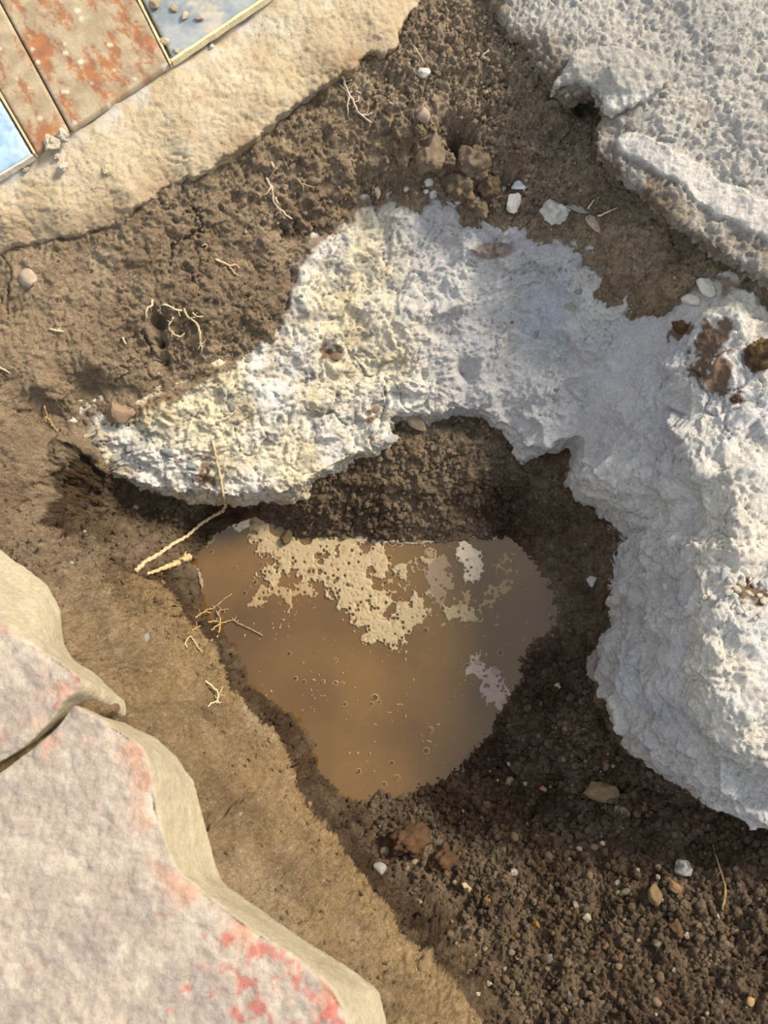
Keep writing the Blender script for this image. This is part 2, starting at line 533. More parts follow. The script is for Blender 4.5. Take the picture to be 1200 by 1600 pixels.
def axis(lo, hi, outer):
    mid = np.arange(lo, hi, STEP)
    g = STEP * 1.25 ** np.arange(1, 60)
    s = np.cumsum(g)
    s = s[s < outer]
    return np.concatenate([(lo - s)[::-1], mid, hi + s])


gx, gy = axis(-.60, .60, 2.0), axis(-.50, 1.02, 2.0)
cgx, cgy = np.linspace(gx[0], gx[-1], 2), None
# the smooth shape is found on a coarse grid, then refined
fx = np.concatenate([gx[gx < -.6][::3], np.arange(-.6, .605, .004), gx[gx > .605][::3]])
fy = np.concatenate([gy[gy < -.5][::3], np.arange(-.5, 1.025, .004), gy[gy > 1.025][::3]])
FX, FY = np.meshgrid(fx, fy)
FZ = soil_z(FX, FY)


def coarse(Z, x, y):
    ix = np.clip(np.searchsorted(fx, x) - 1, 0, len(fx) - 2)
    iy = np.clip(np.searchsorted(fy, y) - 1, 0, len(fy) - 2)
    tx = np.clip((x - fx[ix]) / (fx[ix + 1] - fx[ix]), 0, 1)
    ty = np.clip((y - fy[iy]) / (fy[iy + 1] - fy[iy]), 0, 1)
    return (Z[iy, ix] * (1 - tx) + Z[iy, ix + 1] * tx) * (1 - ty) + (Z[iy + 1, ix] * (1 - tx) + Z[iy + 1, ix + 1] * tx) * ty


# px, py, z, crumb, smooth-lump, dampness with painted shade, tan
SOILTAB = [(650, 120, -.16, .9, .7, .05, .0), (760, 120, -.16, 1.0, .8, .10, .0), (850, 230, -.19, .9, .8, .25, .0), (1000, 350, -.2, .7, .6, .15, .15),
           (450, 300, -.2, .55, .9, .15, .1), (350, 400, -.2, .45, .9, .25, .1), (550, 220, -.18, .5, .8, .15, .1), (250, 500, -.21, .4, .9, .22, .1), (600, 270, -.2, .7, .9, .2, .1),
           (80, 450, -.16, .12, .5, .02, .25), (60, 550, -.18, .1, .5, .05, .3), (40, 720, -.19, .15, .5, .08, .2), (150, 600, -.2, .15, .6, .12, .2), (100, 650, -.2, .3, .6, .3, .1),
           (120, 780, -.32, .6, .9, .75, .1), (220, 800, -.36, .6, .9, .7, .1), (330, 790, -.42, .7, .7, .9, 0),
           (60, 840, -.15, 1, .9, .38, .1), (170, 910, -.17, 1, 1, .38, .1), (150, 980, -.14, .4, .6, .1, .6), (240, 960, -.2, .6, .7, .2, .5),
           (250, 1060, -.18, .3, .5, .05, .9), (330, 1130, -.2, .3, .5, .05, .9), (400, 1220, -.2, .3, .5, .02, 1), (420, 1330, -.14, .2, .4, .1, .8), (520, 1420, -.15, .4, .5, .05, .9),
           (600, 1510, -.15, .4, .5, .1, .8), (690, 1590, -.15, .4, .5, .05, .9), (280, 930, -.3, .5, .6, .7, .2), (350, 1070, -.25, .4, .5, .3, .5),
           (385, 1100, -.4, .5, .6, .9, .3), (470, 1190, -.42, .5, .6, .85, .3), (520, 1240, -.43, .6, .6, .85, .3), (580, 1330, -.41, .8, .7, .75, .2),
           (560, 790, -.43, .9, .6, .7, .2), (640, 740, -.4, .5, .6, .25, .15), (700, 700, -.38, .7, .7, .4, 0), (740, 650, -.37, .3, .5, .3, 0), (500, 750, -.4, .6, .6, .5, .2), (800, 790, -.43, .9, .5, .9, 0), (870, 780, -.42, .35, .4, .6, 0), (920, 880, -.42, .3, .4, .6, 0),
           (910, 1000, -.44, .5, .6, .7, 0), (870, 1060, -.43, 1, .7, .9, 0), (850, 1160, -.43, 1, .6, .9, .05), (720, 1260, -.44, 1, .6, .95, .05), (950, 1250, -.4, 1, .6, .75, .05), (1100, 1330, -.36, 1, .6, .75, .0),
           (680, 1320, -.41, .6, .8, .7, .1), (750, 1420, -.38, .9, .5, .78, .2), (900, 1400, -.37, .9, .5, .78, .15), (800, 1550, -.35, .8, .5, .72, .3), (1000, 1500, -.34, .9, .6, .78, .15), (1180, 1480, -.31, 1, .6, .85, .05), (1000, 1590, -.32, .9, .6, .8, .2)]
TAB = idw(SOILTAB, FX, FY).reshape(FX.shape + (4,))

X, Y = np.meshgrid(gx, gy)
x, y = X.ravel(), Y.ravel()
z = coarse(FZ, x, y)
crumb, lump, damp_shade, tan_ = [coarse(TAB[:, :, k], x, y) for k in range(4)]
Z2 = z.reshape(X.shape)
flo = np.vstack([LIPS[0][0][:, :2] + LIPS[0][1] * .003, [[.62, -.5], [.62, .1]], pts3(CONC_LOW)[::-1, :2], LIPS[1][0][:, :2] + LIPS[1][1] * .003, at(100, 850, -.235)[None, :2], at(190, 882, -.25)[None, :2]])
jx, jy = .004 * noise3(np.stack([x * 50, y * 50, 0 * x], 1), 19), .004 * noise3(np.stack([x * 50, y * 50, 0 * x], 1), 18)
infl = inside(flo, x + jx, y + jy)
tan_ = np.where(infl, np.minimum(tan_, .12), tan_)
damp_shade = np.where(infl, np.maximum(damp_shade, .40), np.minimum(damp_shade, .38))
bk = dist_line(LIPS[0][0][:, :2], x, y)
bk2 = dist_line(LIPS[1][0][:, :2], x, y)
damp_shade = np.where(infl, np.maximum(damp_shade, .95 * np.exp(-(bk2 / .09) ** 2)), damp_shade)  # shade in the left recess painted as dark soil colour
damp_shade = np.where(infl, np.maximum(damp_shade, .95 * np.exp(-(bk / .07) ** 2)), damp_shade * sstep(.0, .03, bk))  # shade below the bank edge painted dark, on top of real dampness
tan_ = np.where(infl, tan_, np.maximum(tan_, .9 * np.exp(-(bk / .05) ** 2)))
crumb = np.where(infl, np.maximum(crumb, .6), crumb)
lump = np.where(infl, np.maximum(lump, .95), lump)
dzy, dzx = np.gradient(Z2, gy, gx)
N3 = np.stack([-dzx.ravel(), -dzy.ravel(), np.ones(len(x))], 1)
N3 /= np.linalg.norm(N3, axis=1, keepdims=True)
P = np.stack([x, y, z], 1)
near_water = np.exp(-((z - WATER_Z) / .02) ** 2)
calm = 1 - .75 * near_water
w = P + .007 * np.stack([noise3(P * 60, 31), noise3(P * 60, 32), noise3(P * 60, 33)], 1) + .0035 * np.stack([noise3(P * 170, 34), noise3(P * 170, 35), noise3(P * 170, 36)], 1)
disp = .011 * fbm(P * 11, 2, 1) * lump * calm
disp += .0070 * fbm(w * 42, 3, 4) * (lump * .9 + .1) * calm
c1, c2, cid = cells(w * 62, 5)
big = sstep(.45, .8, noise3(P * 14, 8) * .5 + .5 + .25 * (crumb - .5))
disp += .0070 * (np.sqrt(np.clip(1 - c1, 0, 1)) - .45) * crumb * big * (.5 + .8 * cid)
c1, c2, cid2 = cells(w * 130, 6)
disp += .0065 * (np.sqrt(np.clip(1 - c1, 0, 1)) - .45) * (.25 + .75 * crumb ** 1.1) * (.3 + 1.1 * cid2)
disp += .0050 * fbm(w * 95, 3, 16) * (.35 + .65 * crumb)
cre = sstep(.13, 0, np.abs(noise3(w * 58, 15))) * sstep(-.25, .35, noise3(P * 24, 17))
disp -= .0050 * cre * (.35 + .65 * np.maximum(crumb, lump * .8)) * calm
disp -= .0028 * sstep(.15, 0, np.abs(noise3(w * 125, 13))) * (.25 + .75 * crumb)
c1, c2, cid3 = cells(w * 230, 7)
disp += .0036 * (np.sqrt(np.clip(1 - c1, 0, 1)) - .45) * (.4 + .6 * crumb) * (.4 + cid3)
disp += .0019 * fbm(P * 300, 2, 9) * (.35 + .65 * crumb)
crack = np.abs(noise3(w * 26, 12))
disp -= .009 * sstep(.06, .0, crack) * lump * sstep(.0, .35, noise3(P * 9, 14)) * (1 - near_water)
om = sstep(0, .06, np.maximum(np.abs(x) - .6, np.maximum(y - 1.02, -.5 - y)))
disp *= 1 - .92 * om
# hollows that the photograph shows
holes = .085 * blob(722, 214, -.19, 20, x, y, 3) + .022 * blob(702, 190, -.18, 20, x, y) + .026 * blob(238, 490, -.2, 12, x, y) + .026 * blob(237, 515, -.2, 10, x, y) + .022 * blob(238, 538, -.2, 9, x, y) \
    + .020 * blob(860, 215, -.185, 20, x, y) + .014 * blob(280, 510, -.2, 22, x, y) + .030 * blob(790, 265, -.2, 22, x, y) + .022 * blob(905, 150, -.17, 30, x, y) + .012 * blob(115, 760, -.31, 26, x, y) \
    + .016 * blob(590, 1340, -.41, 28, x, y) + .016 * blob(820, 1420, -.38, 20, x, y) + .018 * blob(1050, 1460, -.34, 20, x, y)
z_sm = z - holes
P = np.stack([x, y, z_sm], 1) + N3 * disp[:, None]
# let the soil never poke through what stands in it
V_soil = P.astype(np.float32)
SOILZ = P[:, 2].reshape(X.shape)

dry = srgb(161, 141, 116)
wet_shade = srgb(69, 53, 37)  # dark tone for wet soil and for painted shade
tanc = srgb(152, 127, 90)
redc = srgb(96, 70, 50)
t_ = tan_[:, None]
d_ = np.clip(damp_shade + .30 * noise3(P * 16, 21) + .2 * noise3(P * 60, 22), 0, 1)[:, None]
base = dry * (1 - t_) + tanc * t_
col = base * (1 - d_) + wet_shade * d_
rd = (sstep(.05, .5, noise3(P * 20, 23) + .4 * noise3(P * 70, 28)) * .42 * damp_shade)[:, None]
col = col * (1 - rd) + redc * rd
dust = sstep(.2, .7, noise3(P * 13, 24) + .3 * noise3(P * 70, 26)) * np.clip(1 - damp_shade * 2, 0, 1) * .4
dust += blob(120, 385, -.15, 60, x, y) * sstep(-.2, .4, noise3(P * 30, 27)) * .9 + blob(45, 432, -.155, 18, x, y) * .6
dust = np.clip(dust, 0, .9)[:, None]
col = col * (1 - dust) + srgb(196, 176, 148) * dust
pale = (blob(565, 122, -.15, 16, x, y) * .8)[:, None]
col = col * (1 - pale) + srgb(205, 185, 150) * pale
grainv = (.82 + .36 * cid2 * crumb + .18 * (1 - crumb))[:, None]
col = np.clip(col * grainv, .01, .9)
nX, nY = len(gx), len(gy)
idx = np.arange(nX * nY).reshape(nY, nX)
F = np.stack([idx[:-1, :-1], idx[:-1, 1:], idx[1:, 1:], idx[1:, :-1]], -1).reshape(-1, 4)
# the hidden stretches under the ledge and the pavers need no fine mesh
PAV_COVER = pts3([(-200, 1010, -.1), (60, 1000, -.1), (120, 1110, -.1), (300, 1390, -.1), (530, 1580, -.1), (540, 1760, -.1), (-200, 1760, -.1)])
cxm, cym = x[F].mean(1), y[F].mean(1)
col = col * (1 - om[:, None]) + dry * .85 * om[:, None]
col_soil = col.copy()
me = new_mesh('ground', V_soil, F, M_SOIL)
set_col(me, col)
set_val(me, 'wet', np.clip(near_water * .9 + (damp_shade - .7) * 1.2, 0, 1))
ground = link('ground', me, kind='structure', label='brown crumbly soil of the dug pit around the puddle', cat='soil')


def ground_z(px_, py_):
    ix = np.clip(np.searchsorted(gx, px_) - 1, 0, nX - 2)
    iy = np.clip(np.searchsorted(gy, py_) - 1, 0, nY - 2)
    tx, ty = (px_ - gx[ix]) / (gx[ix + 1] - gx[ix]), (py_ - gy[iy]) / (gy[iy + 1] - gy[iy])
    return (SOILZ[iy, ix] * (1 - tx) + SOILZ[iy, ix + 1] * tx) * (1 - ty) + (SOILZ[iy + 1, ix] * (1 - tx) + SOILZ[iy + 1, ix + 1] * tx) * ty


# ------------------------------------------------------------ rough solid masses
def dense(poly, step=.008, jit=0.0, seed=1):
    rng = np.random.default_rng(seed)
    out = []
    n = len(poly)
    for k in range(n):
        a, b = poly[k], poly[(k + 1) % n]
        m = max(1, int(np.linalg.norm(b[:2] - a[:2]) / step))
        for i in range(m):
            p = a + (b - a) * i / m
            out.append(p + np.append(rng.normal(0, jit, 2), 0))
    return np.array(out)


def solid(top, bottom, zfun, thick, voxel, step=.012, smooth=2, bot_z=None):
    """closed solid between an upper outline, shaped by zfun, and a lower outline; evenly remeshed"""
    n = len(top)
    lo, hi = top[:, :2].min(0), top[:, :2].max(0)
    gx_, gy_ = np.meshgrid(np.arange(lo[0], hi[0], step), np.arange(lo[1], hi[1], step))
    gx_, gy_ = gx_.ravel(), gy_.ravel()
    ins = inside(top, gx_, gy_)
    gx_, gy_ = gx_[ins], gy_[ins]
    loop = np.vstack([top, top[:1]])
    far = dist_line(loop, gx_, gy_) > step * .6
    ip = np.stack([gx_[far], gy_[far]], 1)
    allp = [Vector((float(a), float(b))) for a, b in np.vstack([top[:, :2], ip])]
    vo, eo, fo, _, _, _ = delaunay_2d_cdt(allp, [(i, (i + 1) % n) for i in range(n)], [], 1, 1e-7)
    v2 = np.array([(v.x, v.y) for v in vo])
    zt = zfun(v2[:, 0], v2[:, 1])
    nv = len(v2)
    # lower verts: boundary moves to the lower outline, the inside drops straight
    d = np.hypot(v2[:, None, 0] - top[None, :, 0], v2[:, None, 1] - top[None, :, 1])
    k = d.argmin(1)
    wgt = np.exp(-(d.min(1) / .03) ** 2)[:, None]
    b2 = v2 + (bottom[k, :2] - top[k, :2]) * wgt
    zb = zt - thick if bot_z is None else np.full(nv, bot_z)
    V = np.vstack([np.column_stack([v2, zt]), np.column_stack([b2, zb])])
    faces = [tuple(f) for f in fo] + [tuple(i + nv for i in reversed(f)) for f in fo]
    cnt = {}
    for f in fo:
        for a, b in zip(f, f[1:] + f[:1]):
            cnt[(a, b)] = 1
    for (a, b) in list(cnt):
        if (b, a) not in cnt:
            faces.append((b, a, a + nv, b + nv))
    me = new_mesh('tmp', V, faces)
    o = bpy.data.objects.new('tmp', me)
    COL.objects.link(o)
    r = o.modifiers.new('r', 'REMESH')
    r.mode = 'VOXEL'
    r.voxel_size = voxel
    if smooth:
        s = o.modifiers.new('s', 'SMOOTH')
        s.iterations = smooth
        s.factor = .5
    dg = bpy.context.evaluated_depsgraph_get()
    out = bpy.data.meshes.new_from_object(o.evaluated_get(dg))
    bpy.data.objects.remove(o)
    bpy.data.meshes.remove(me)
    out.polygons.foreach_set('use_smooth', np.ones(len(out.polygons), bool))
    return out


def finish(me, name, mat, rgb):
    me.name = name
    me.materials.clear()
    me.materials.append(mat)
    set_col(me, rgb)
    return me


# ---- concrete footing
top = dense(np.vstack([pts3([(r[0] - 14, r[1] - 14, r[2]) for r in CONC_UP[:1]]), pts3(CONC_LOW), pts3([(1420, 1390, -.25), (1420, 760, -.20)]),
                       np.array([p + np.array([.0, .014, 0]) for p in up[::-1]][:-3]), np.array([p + np.array([-.03, .03, 0]) for p in up[::-1]][-3:-1])]), .008, .0016, 3)
bottom = top.copy()
ctr = top[:, :2].mean(0)
pull = (ctr - top[:, :2])
pull /= np.linalg.norm(pull, axis=1, keepdims=True)
bottom[:, :2] += pull * .014
me = solid(top, bottom, conc_z, .075, .0023, .010, 2)
V, Nn = verts_of(me), normals_of(me)
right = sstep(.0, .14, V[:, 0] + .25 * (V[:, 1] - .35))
w = V + .012 * np.stack([noise3(V * 30, 41), noise3(V * 30, 42), noise3(V * 30, 43)], 1)
# torn, ledged relief: slanting layers on the left, scooped flakes on the right
lay = noise3(np.stack([w[:, 0] * 14 + w[:, 1] * 8, w[:, 1] * 34 - w[:, 0] * 12, w[:, 2] * 40], 1), 44)
fl1, fl2, fid = cells(w * np.array([22, 22, 30]), 45)
g1, g2, gid = cells(w * 70, 46)
disp = .010 * fbm(w * 13, 2, 47) + .0065 * lay * (1 - .5 * right)
disp += .0060 * (fid - .5) * sstep(.0, .16, fl2 - fl1)
disp -= .0036 * sstep(.08, 0, np.abs(noise3((w + .01 * noise3(w * 90, 147)[:, None]) * np.array([24, 44, 44]), 143))) * sstep(-.1, .4, noise3(V * 16, 144))
disp -= .0026 * sstep(.14, 0, np.abs(noise3((w + .004 * noise3(w * 200, 142)[:, None]) * 85, 145))) * sstep(-.2, .3, noise3(V * 30, 146)) * (1 - .4 * right)
disp += .010 * (fl1 - .5) * right * sstep(-.1, .4, noise3(V * 9, 40))
disp += .0034 * (gid - .5) * sstep(0, .3, g2 - g1) * (1.1 - .4 * right)
disp += .007 * ridged(w * np.array([9, 16, 12]), 2, 149) * right + .0042 * fbm(w * 48, 3, 148) * (1 - .45 * right) + .0032 * fbm(w * 150, 3, 48) + .0013 * fbm(V * 420, 2, 49)
cr = np.abs(noise3(w * 18, 50))
disp -= .006 * sstep(.04, .0, cr) * sstep(.05, .4, noise3(V * 7, 51))
disp -= .007 * right
midm = sstep(.0, .09, V[:, 0])
sc1, sc2, sid = cells((w + .018 * np.stack([noise3(V * 16, 241), noise3(V * 16, 242), noise3(V * 16, 243)], 1)) * np.array([17, 17, 8]), 240)
disp += (.017 * (sc1 - .48) + .010 * (sid - .5)) * midm * sstep(-.45, .2, noise3(V * 8, 244)) * sstep(.1, .55, Nn[:, 2])
s21, s22, s2id = cells(w * 38, 245)
disp += (.0050 * (s21 - .45) + .0040 * (s2id - .5) * sstep(0, .2, s22 - s21)) * midm
disp -= .020 * blob(728, 575, -.32, 17, V[:, 0], V[:, 1], 3) + .006 * blob(845, 560, -.3, 14, V[:, 0], V[:, 1]) + .007 * blob(915, 620, -.3, 13, V[:, 0], V[:, 1])
chan = np.exp(-(dist_line(pts3([(1062, 470, -.2), (1030, 490, -.236), (985, 560, -.27), (935, 640, -.30), (905, 690, -.33)])[:, :2], V[:, 0], V[:, 1]) / .026) ** 2)
chan = np.maximum(chan, .8 * blob(955, 610, -.29, 45, V[:, 0], V[:, 1]))
disp = disp * (1 - .8 * chan) - .004 * chan
put_verts(me, V + Nn * disp[:, None])
cream, white, shade_lilac, sand = srgb(222, 209, 178), srgb(226, 221, 212), srgb(194, 190, 188), srgb(186, 167, 132)
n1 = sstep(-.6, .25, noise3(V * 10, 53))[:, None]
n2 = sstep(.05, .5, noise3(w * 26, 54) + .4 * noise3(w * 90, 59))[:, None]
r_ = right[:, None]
col = (cream * n1 + white * (1 - n1)) * (1 - r_) + (shade_lilac * (.4 + .6 * n1) + white * (.6 - .6 * n1)) * r_  # shaded face of the right mass painted in as lilac grey
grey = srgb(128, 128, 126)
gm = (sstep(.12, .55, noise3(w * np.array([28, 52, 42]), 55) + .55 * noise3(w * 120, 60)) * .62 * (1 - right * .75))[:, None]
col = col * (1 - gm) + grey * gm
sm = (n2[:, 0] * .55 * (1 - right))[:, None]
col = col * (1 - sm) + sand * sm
lit_top = (sstep(-.220, -.180, V[:, 2] + .012 * noise3(w * 22, 156)) * right * .8)[:, None]  # sunlit top of the right mass painted paler by height
col = col * (1 - lit_top) + (srgb(216, 207, 190) * n1 + srgb(204, 201, 197) * (1 - n1)) * lit_top
blue = (sstep(.15, .6, noise3(V * 12, 56)) * .30 * right)[:, None]  # bluish tint of the shaded right side painted in patches
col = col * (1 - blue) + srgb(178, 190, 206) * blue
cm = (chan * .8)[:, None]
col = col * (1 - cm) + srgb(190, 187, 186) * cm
# soil stains that lie on it
xx, yy = V[:, 0], V[:, 1]
st = blob(1112, 525, -.18, 26, xx, yy) + blob(1115, 572, -.178, 30, xx, yy) * .9 + blob(1063, 512, -.2, 14, xx, yy) + blob(518, 552, -.3, 16, xx, yy) * .8 + blob(320, 740, -.34, 22, xx, yy) * .8 \
    + blob(580, 645, -.34, 18, xx, yy) * .7 + blob(1125, 600, -.178, 12, xx, yy) + blob(1150, 622, -.175, 12, xx, yy) + blob(1170, 925, -.165, 24, xx, yy) * .5 + blob(1195, 930, -.16, 18, xx, yy) * .6
st = sstep(.35, .6, st * 1.05 + (.5 * noise3(w * 70, 57) + .5 * noise3(w * 160, 157)) * sstep(.02, .25, st)) * .92
band = np.abs(V[:, 2] - 0)  # thin smear of soil along the upper edge
du = dist_line(up[:, :2], xx, yy)
st = np.maximum(st, sstep(.35, .75, np.exp(-du / .010) + .5 * noise3(w * 60, 58)) * .8)
g3 = blob(770, 392, -.262, 40, xx, yy) * np.exp(-((yy - at(770, 392, -.262)[1]) / .012) ** 2)
st = np.maximum(st, sstep(.3, .6, g3) * .7)
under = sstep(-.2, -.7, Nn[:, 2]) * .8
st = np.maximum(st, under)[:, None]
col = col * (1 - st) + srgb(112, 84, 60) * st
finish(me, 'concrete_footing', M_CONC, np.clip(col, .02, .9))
footing = link('concrete_footing', me, label='rough pale concrete footing with broken edge overhanging the puddle', cat='footing')

# ---- ledge at the foot of the tiles
top = dense(np.vstack([pts3(LEDGE_EDGE), pts3(LEDGE_BACK)]), .007, .0012, 5)
bottom = top.copy()
ln = pts3(LEDGE_EDGE)
dd = dist_line(ln[:, :2], top[:, 0], top[:, 1]) < .03
bottom[dd, 0] -= .010
bottom[dd, 1] += .014
ZT = pts3([(265, 100, -.0875)])[0]
me = solid(top, bottom, ledge_z, .060, .0022, .012, 3)
V, Nn = verts_of(me), normals_of(me)
w = V + .008 * np.stack([noise3(V * 40, 61), noise3(V * 40, 62), noise3(V * 40, 63)], 1)
de = dist_line(ln[:, :2], V[:, 0], V[:, 1])
dt = dist_line(pts3([(-80, 330, -.0875), (55, 239, -.0875), (160, 168, -.0875), (265, 99, -.0875), (420, -2, -.0875), (520, -68, -.0875)])[:, :2], V[:, 0], V[:, 1])
tile_side = sstep(.004, -.0, dt * np.where(V[:, 2] < -.0885, 1, -1))
amp = np.clip(dt / .02, .1, 1)
disp = (.0035 * fbm(w * 13, 2, 64) + .0012 * noise3(w * 45, 65) + .0018 * fbm(w * 120, 3, 66) + .0012 * fbm(V * 420, 2, 69)) * amp
disp += .0100 * np.exp(-(dt / .006) ** 2) * np.clip(.45 + noise3(w * 45, 67), 0, 1)
disp -= .0012 * sstep(.10, 0, np.abs(noise3(w * 30, 68))) * amp
put_verts(me, V + Nn * disp[:, None])
n1 = sstep(-.4, .4, noise3(V * 14, 70))[:, None]
n2 = sstep(.1, .55, noise3(w * 40, 71))[:, None]
col = srgb(188, 172, 144) * n1 + srgb(176, 158, 128) * (1 - n1)
col = col * (1 - .4 * n2) + srgb(200, 188, 166) * .4 * n2
wh = (np.exp(-(dt / .020) ** 2) * sstep(-.2, .4, noise3(w * 30, 72)) * .75)[:, None]
col = col * (1 - wh) + srgb(202, 196, 190) * wh
br = (np.exp(-(de / .030) ** 2) * sstep(-.7, .3, noise3(w * 20, 73)) * .8 * sstep(.28, .05, V[:, 0] + .1) + sstep(.3, .65, noise3(w * 24, 74)) * .3)[:, None]
col = col * (1 - br) + srgb(150, 127, 98) * br
finish(me, 'concrete_ledge', M_LEDGE, np.clip(col, .02, .9))
ledge = link('concrete_ledge', me, label='sandy cream concrete ledge running along the edge of the tiles', cat='ledge')

# ---- grey render at the other side of the corner
top = dense(np.vstack([pts3(REND_EDGE), pts3(REND_BACK)]), .007, .0016, 6)
bottom = top.copy()
ln = pts3(REND_EDGE)
dd = dist_line(ln[:, :2], top[:, 0], top[:, 1]) < .03
bottom[dd, 0] += .010
bottom[dd, 1] += .010
me = solid(top, bottom, rend_z, .034, .0023, .012, 2)
V, Nn = verts_of(me), normals_of(me)
w = V + .008 * np.stack([noise3(V * 40, 81), noise3(V * 40, 82), noise3(V * 40, 83)], 1)
strip = pts3([(985, 222, -.125), (1040, 250, -.125), (1100, 290, -.124), (1150, 318, -.122), (1215, 350, -.12), (1330, 400, -.11)])
ds = dist_line(strip[:, :2], V[:, 0], V[:, 1])
sw = .013 + .008 * np.clip((V[:, 0] - strip[0, 0]) / .1, 0, 1) + .007 * noise3(w * 40, 84)
smk = sstep(sw + .002, sw - .003, ds)
c1, c2, cid = cells(w * 105, 85)
k1, k2, kid = cells(w * 190, 86)
disp = .007 * fbm(w * 12, 2, 87) + .0030 * fbm(w * 40, 2, 88) + .0026 * fbm(w * 130, 3, 188) * (1 - .6 * smk) - .0014 * sstep(.15, 0, np.abs(noise3(w * 100, 189))) * (1 - smk) + .0050 * (np.clip(1 - c1 * 1.5, 0, 1)) * sstep(.45, .75, cid) * (1 - smk) + .0042 * np.clip(1 - k1 * 1.2, 0, 1) * (1 - .75 * smk) + .001 * fbm(V * 380, 2, 89)
disp += .007 * smk
put_verts(me, V + Nn * disp[:, None])
n1 = sstep(-.4, .4, noise3(V * 9, 90))[:, None]
col = srgb(208, 202, 191) * n1 + srgb(194, 188, 180) * (1 - n1)
dr = dist_line(ln[:, :2], V[:, 0], V[:, 1])
brn = (np.exp(-(dr / .035) ** 2) * sstep(-.9, .3, noise3(w * 22, 91)) * .95)[:, None]
col = col * (1 - brn) + srgb(138, 120, 98) * brn
st = (blob(1112, 152, -.09, 12, V[:, 0], V[:, 1]) + blob(1105, 172, -.09, 9, V[:, 0], V[:, 1]) + blob(1068, 152, -.1, 9, V[:, 0], V[:, 1]))[:, None] * .6
col = col * (1 - np.clip(st, 0, .8)) + srgb(142, 116, 88) * np.clip(st, 0, .8)
lt = (sstep(.3, .8, 1 - c1) * sstep(.5, .8, cid) * .35)[:, None]
col = col * (1 - lt) + srgb(222, 214, 200) * lt
col = col * (1 - smk[:, None]) + srgb(232, 225, 214) * smk[:, None]
finish(me, 'rendered_skirting', M_RENDER, np.clip(col, .02, .9))
render_o = link('rendered_skirting', me, label='rough grey sand-cement render with a whitish band along its lower edge', cat='render')
# the broken lip of the top coat
lip = dense(pts3([(868, 128, -.115), (905, 122, -.114), (930, 130, -.113), (946, 146, -.113), (948, 160, -.114), (962, 170, -.115), (985, 164, -.114), (1006, 158, -.112), (1022, 144, -.110), (1046, 128, -.106),
                  (1040, 90, -.1), (980, 70, -.1), (900, 80, -.11)]), .004, .0008, 8)
me = solid(lip, lip + (0.002, .003, 0), lambda a, b: rend_z(a, b) + .010, .022, .0018, .008, 2)
V, Nn = verts_of(me), normals_of(me)
put_verts(me, V + Nn * (.004 * fbm(V * 40, 3, 92) + .0022 * fbm(V * 130, 2, 93))[:, None])
hl = np.exp(-(dist_line(pts3([(930, 145, -.11), (965, 162, -.11), (1010, 152, -.11)])[:, :2], V[:, 0], V[:, 1]) / .012) ** 2)[:, None]  # highlight on the lower border of the lip, painted as whiter colour
finish(me, 'plaster_lip', M_RENDER, srgb(200, 193, 182) * (1 - hl) + srgb(232, 226, 216) * hl)
link('plaster_lip', me, parent=render_o, label='whitish broken lip of the top coat')

# ------------------------------------------------------------ pavement: three zigzag pavers
pavement = link('pavement', None, label='worn grey interlocking pavers with red paint traces at the pit edge', cat='pavement', kind='structure')
PAVERS = [
    # top outline (z=0) and foot outline (z=-0.1)
    ([(-90, 915), (0, 972), (22, 988), (38, 1000), (55, 1012), (72, 1022), (90, 1030), (112, 1046), (132, 1060), (128, 1074), (104, 1090), (82, 1124), (42, 1162), (0, 1190), (-90, 1250)],
     [(-80, 800), (0, 856), (42, 884), (78, 915), (97, 955), (100, 1000), (112, 1026), (150, 1054), (200, 1096), (198, 1122), (150, 1130), (105, 1140), (60, 1170), (15, 1192), (-80, 1250)]),
    ([(114, 1100), (150, 1118), (196, 1146), (224, 1168), (236, 1200), (244, 1260), (258, 1318), (284, 1366), (328, 1402), (398, 1452), (468, 1500), (514, 1538), (540, 1580), (552, 1640), (560, 1760),
      (-120, 1760), (-120, 1285), (0, 1207), (48, 1174), (90, 1135)],
     [(140, 1118), (195, 1130), (240, 1152), (280, 1184), (306, 1222), (324, 1290), (336, 1346), (352, 1380), (400, 1416), (480, 1470), (560, 1522), (595, 1552), (606, 1590), (612, 1650), (620, 1760),
      (-120, 1760), (-120, 1290), (10, 1212), (60, 1180), (105, 1145)]),
]
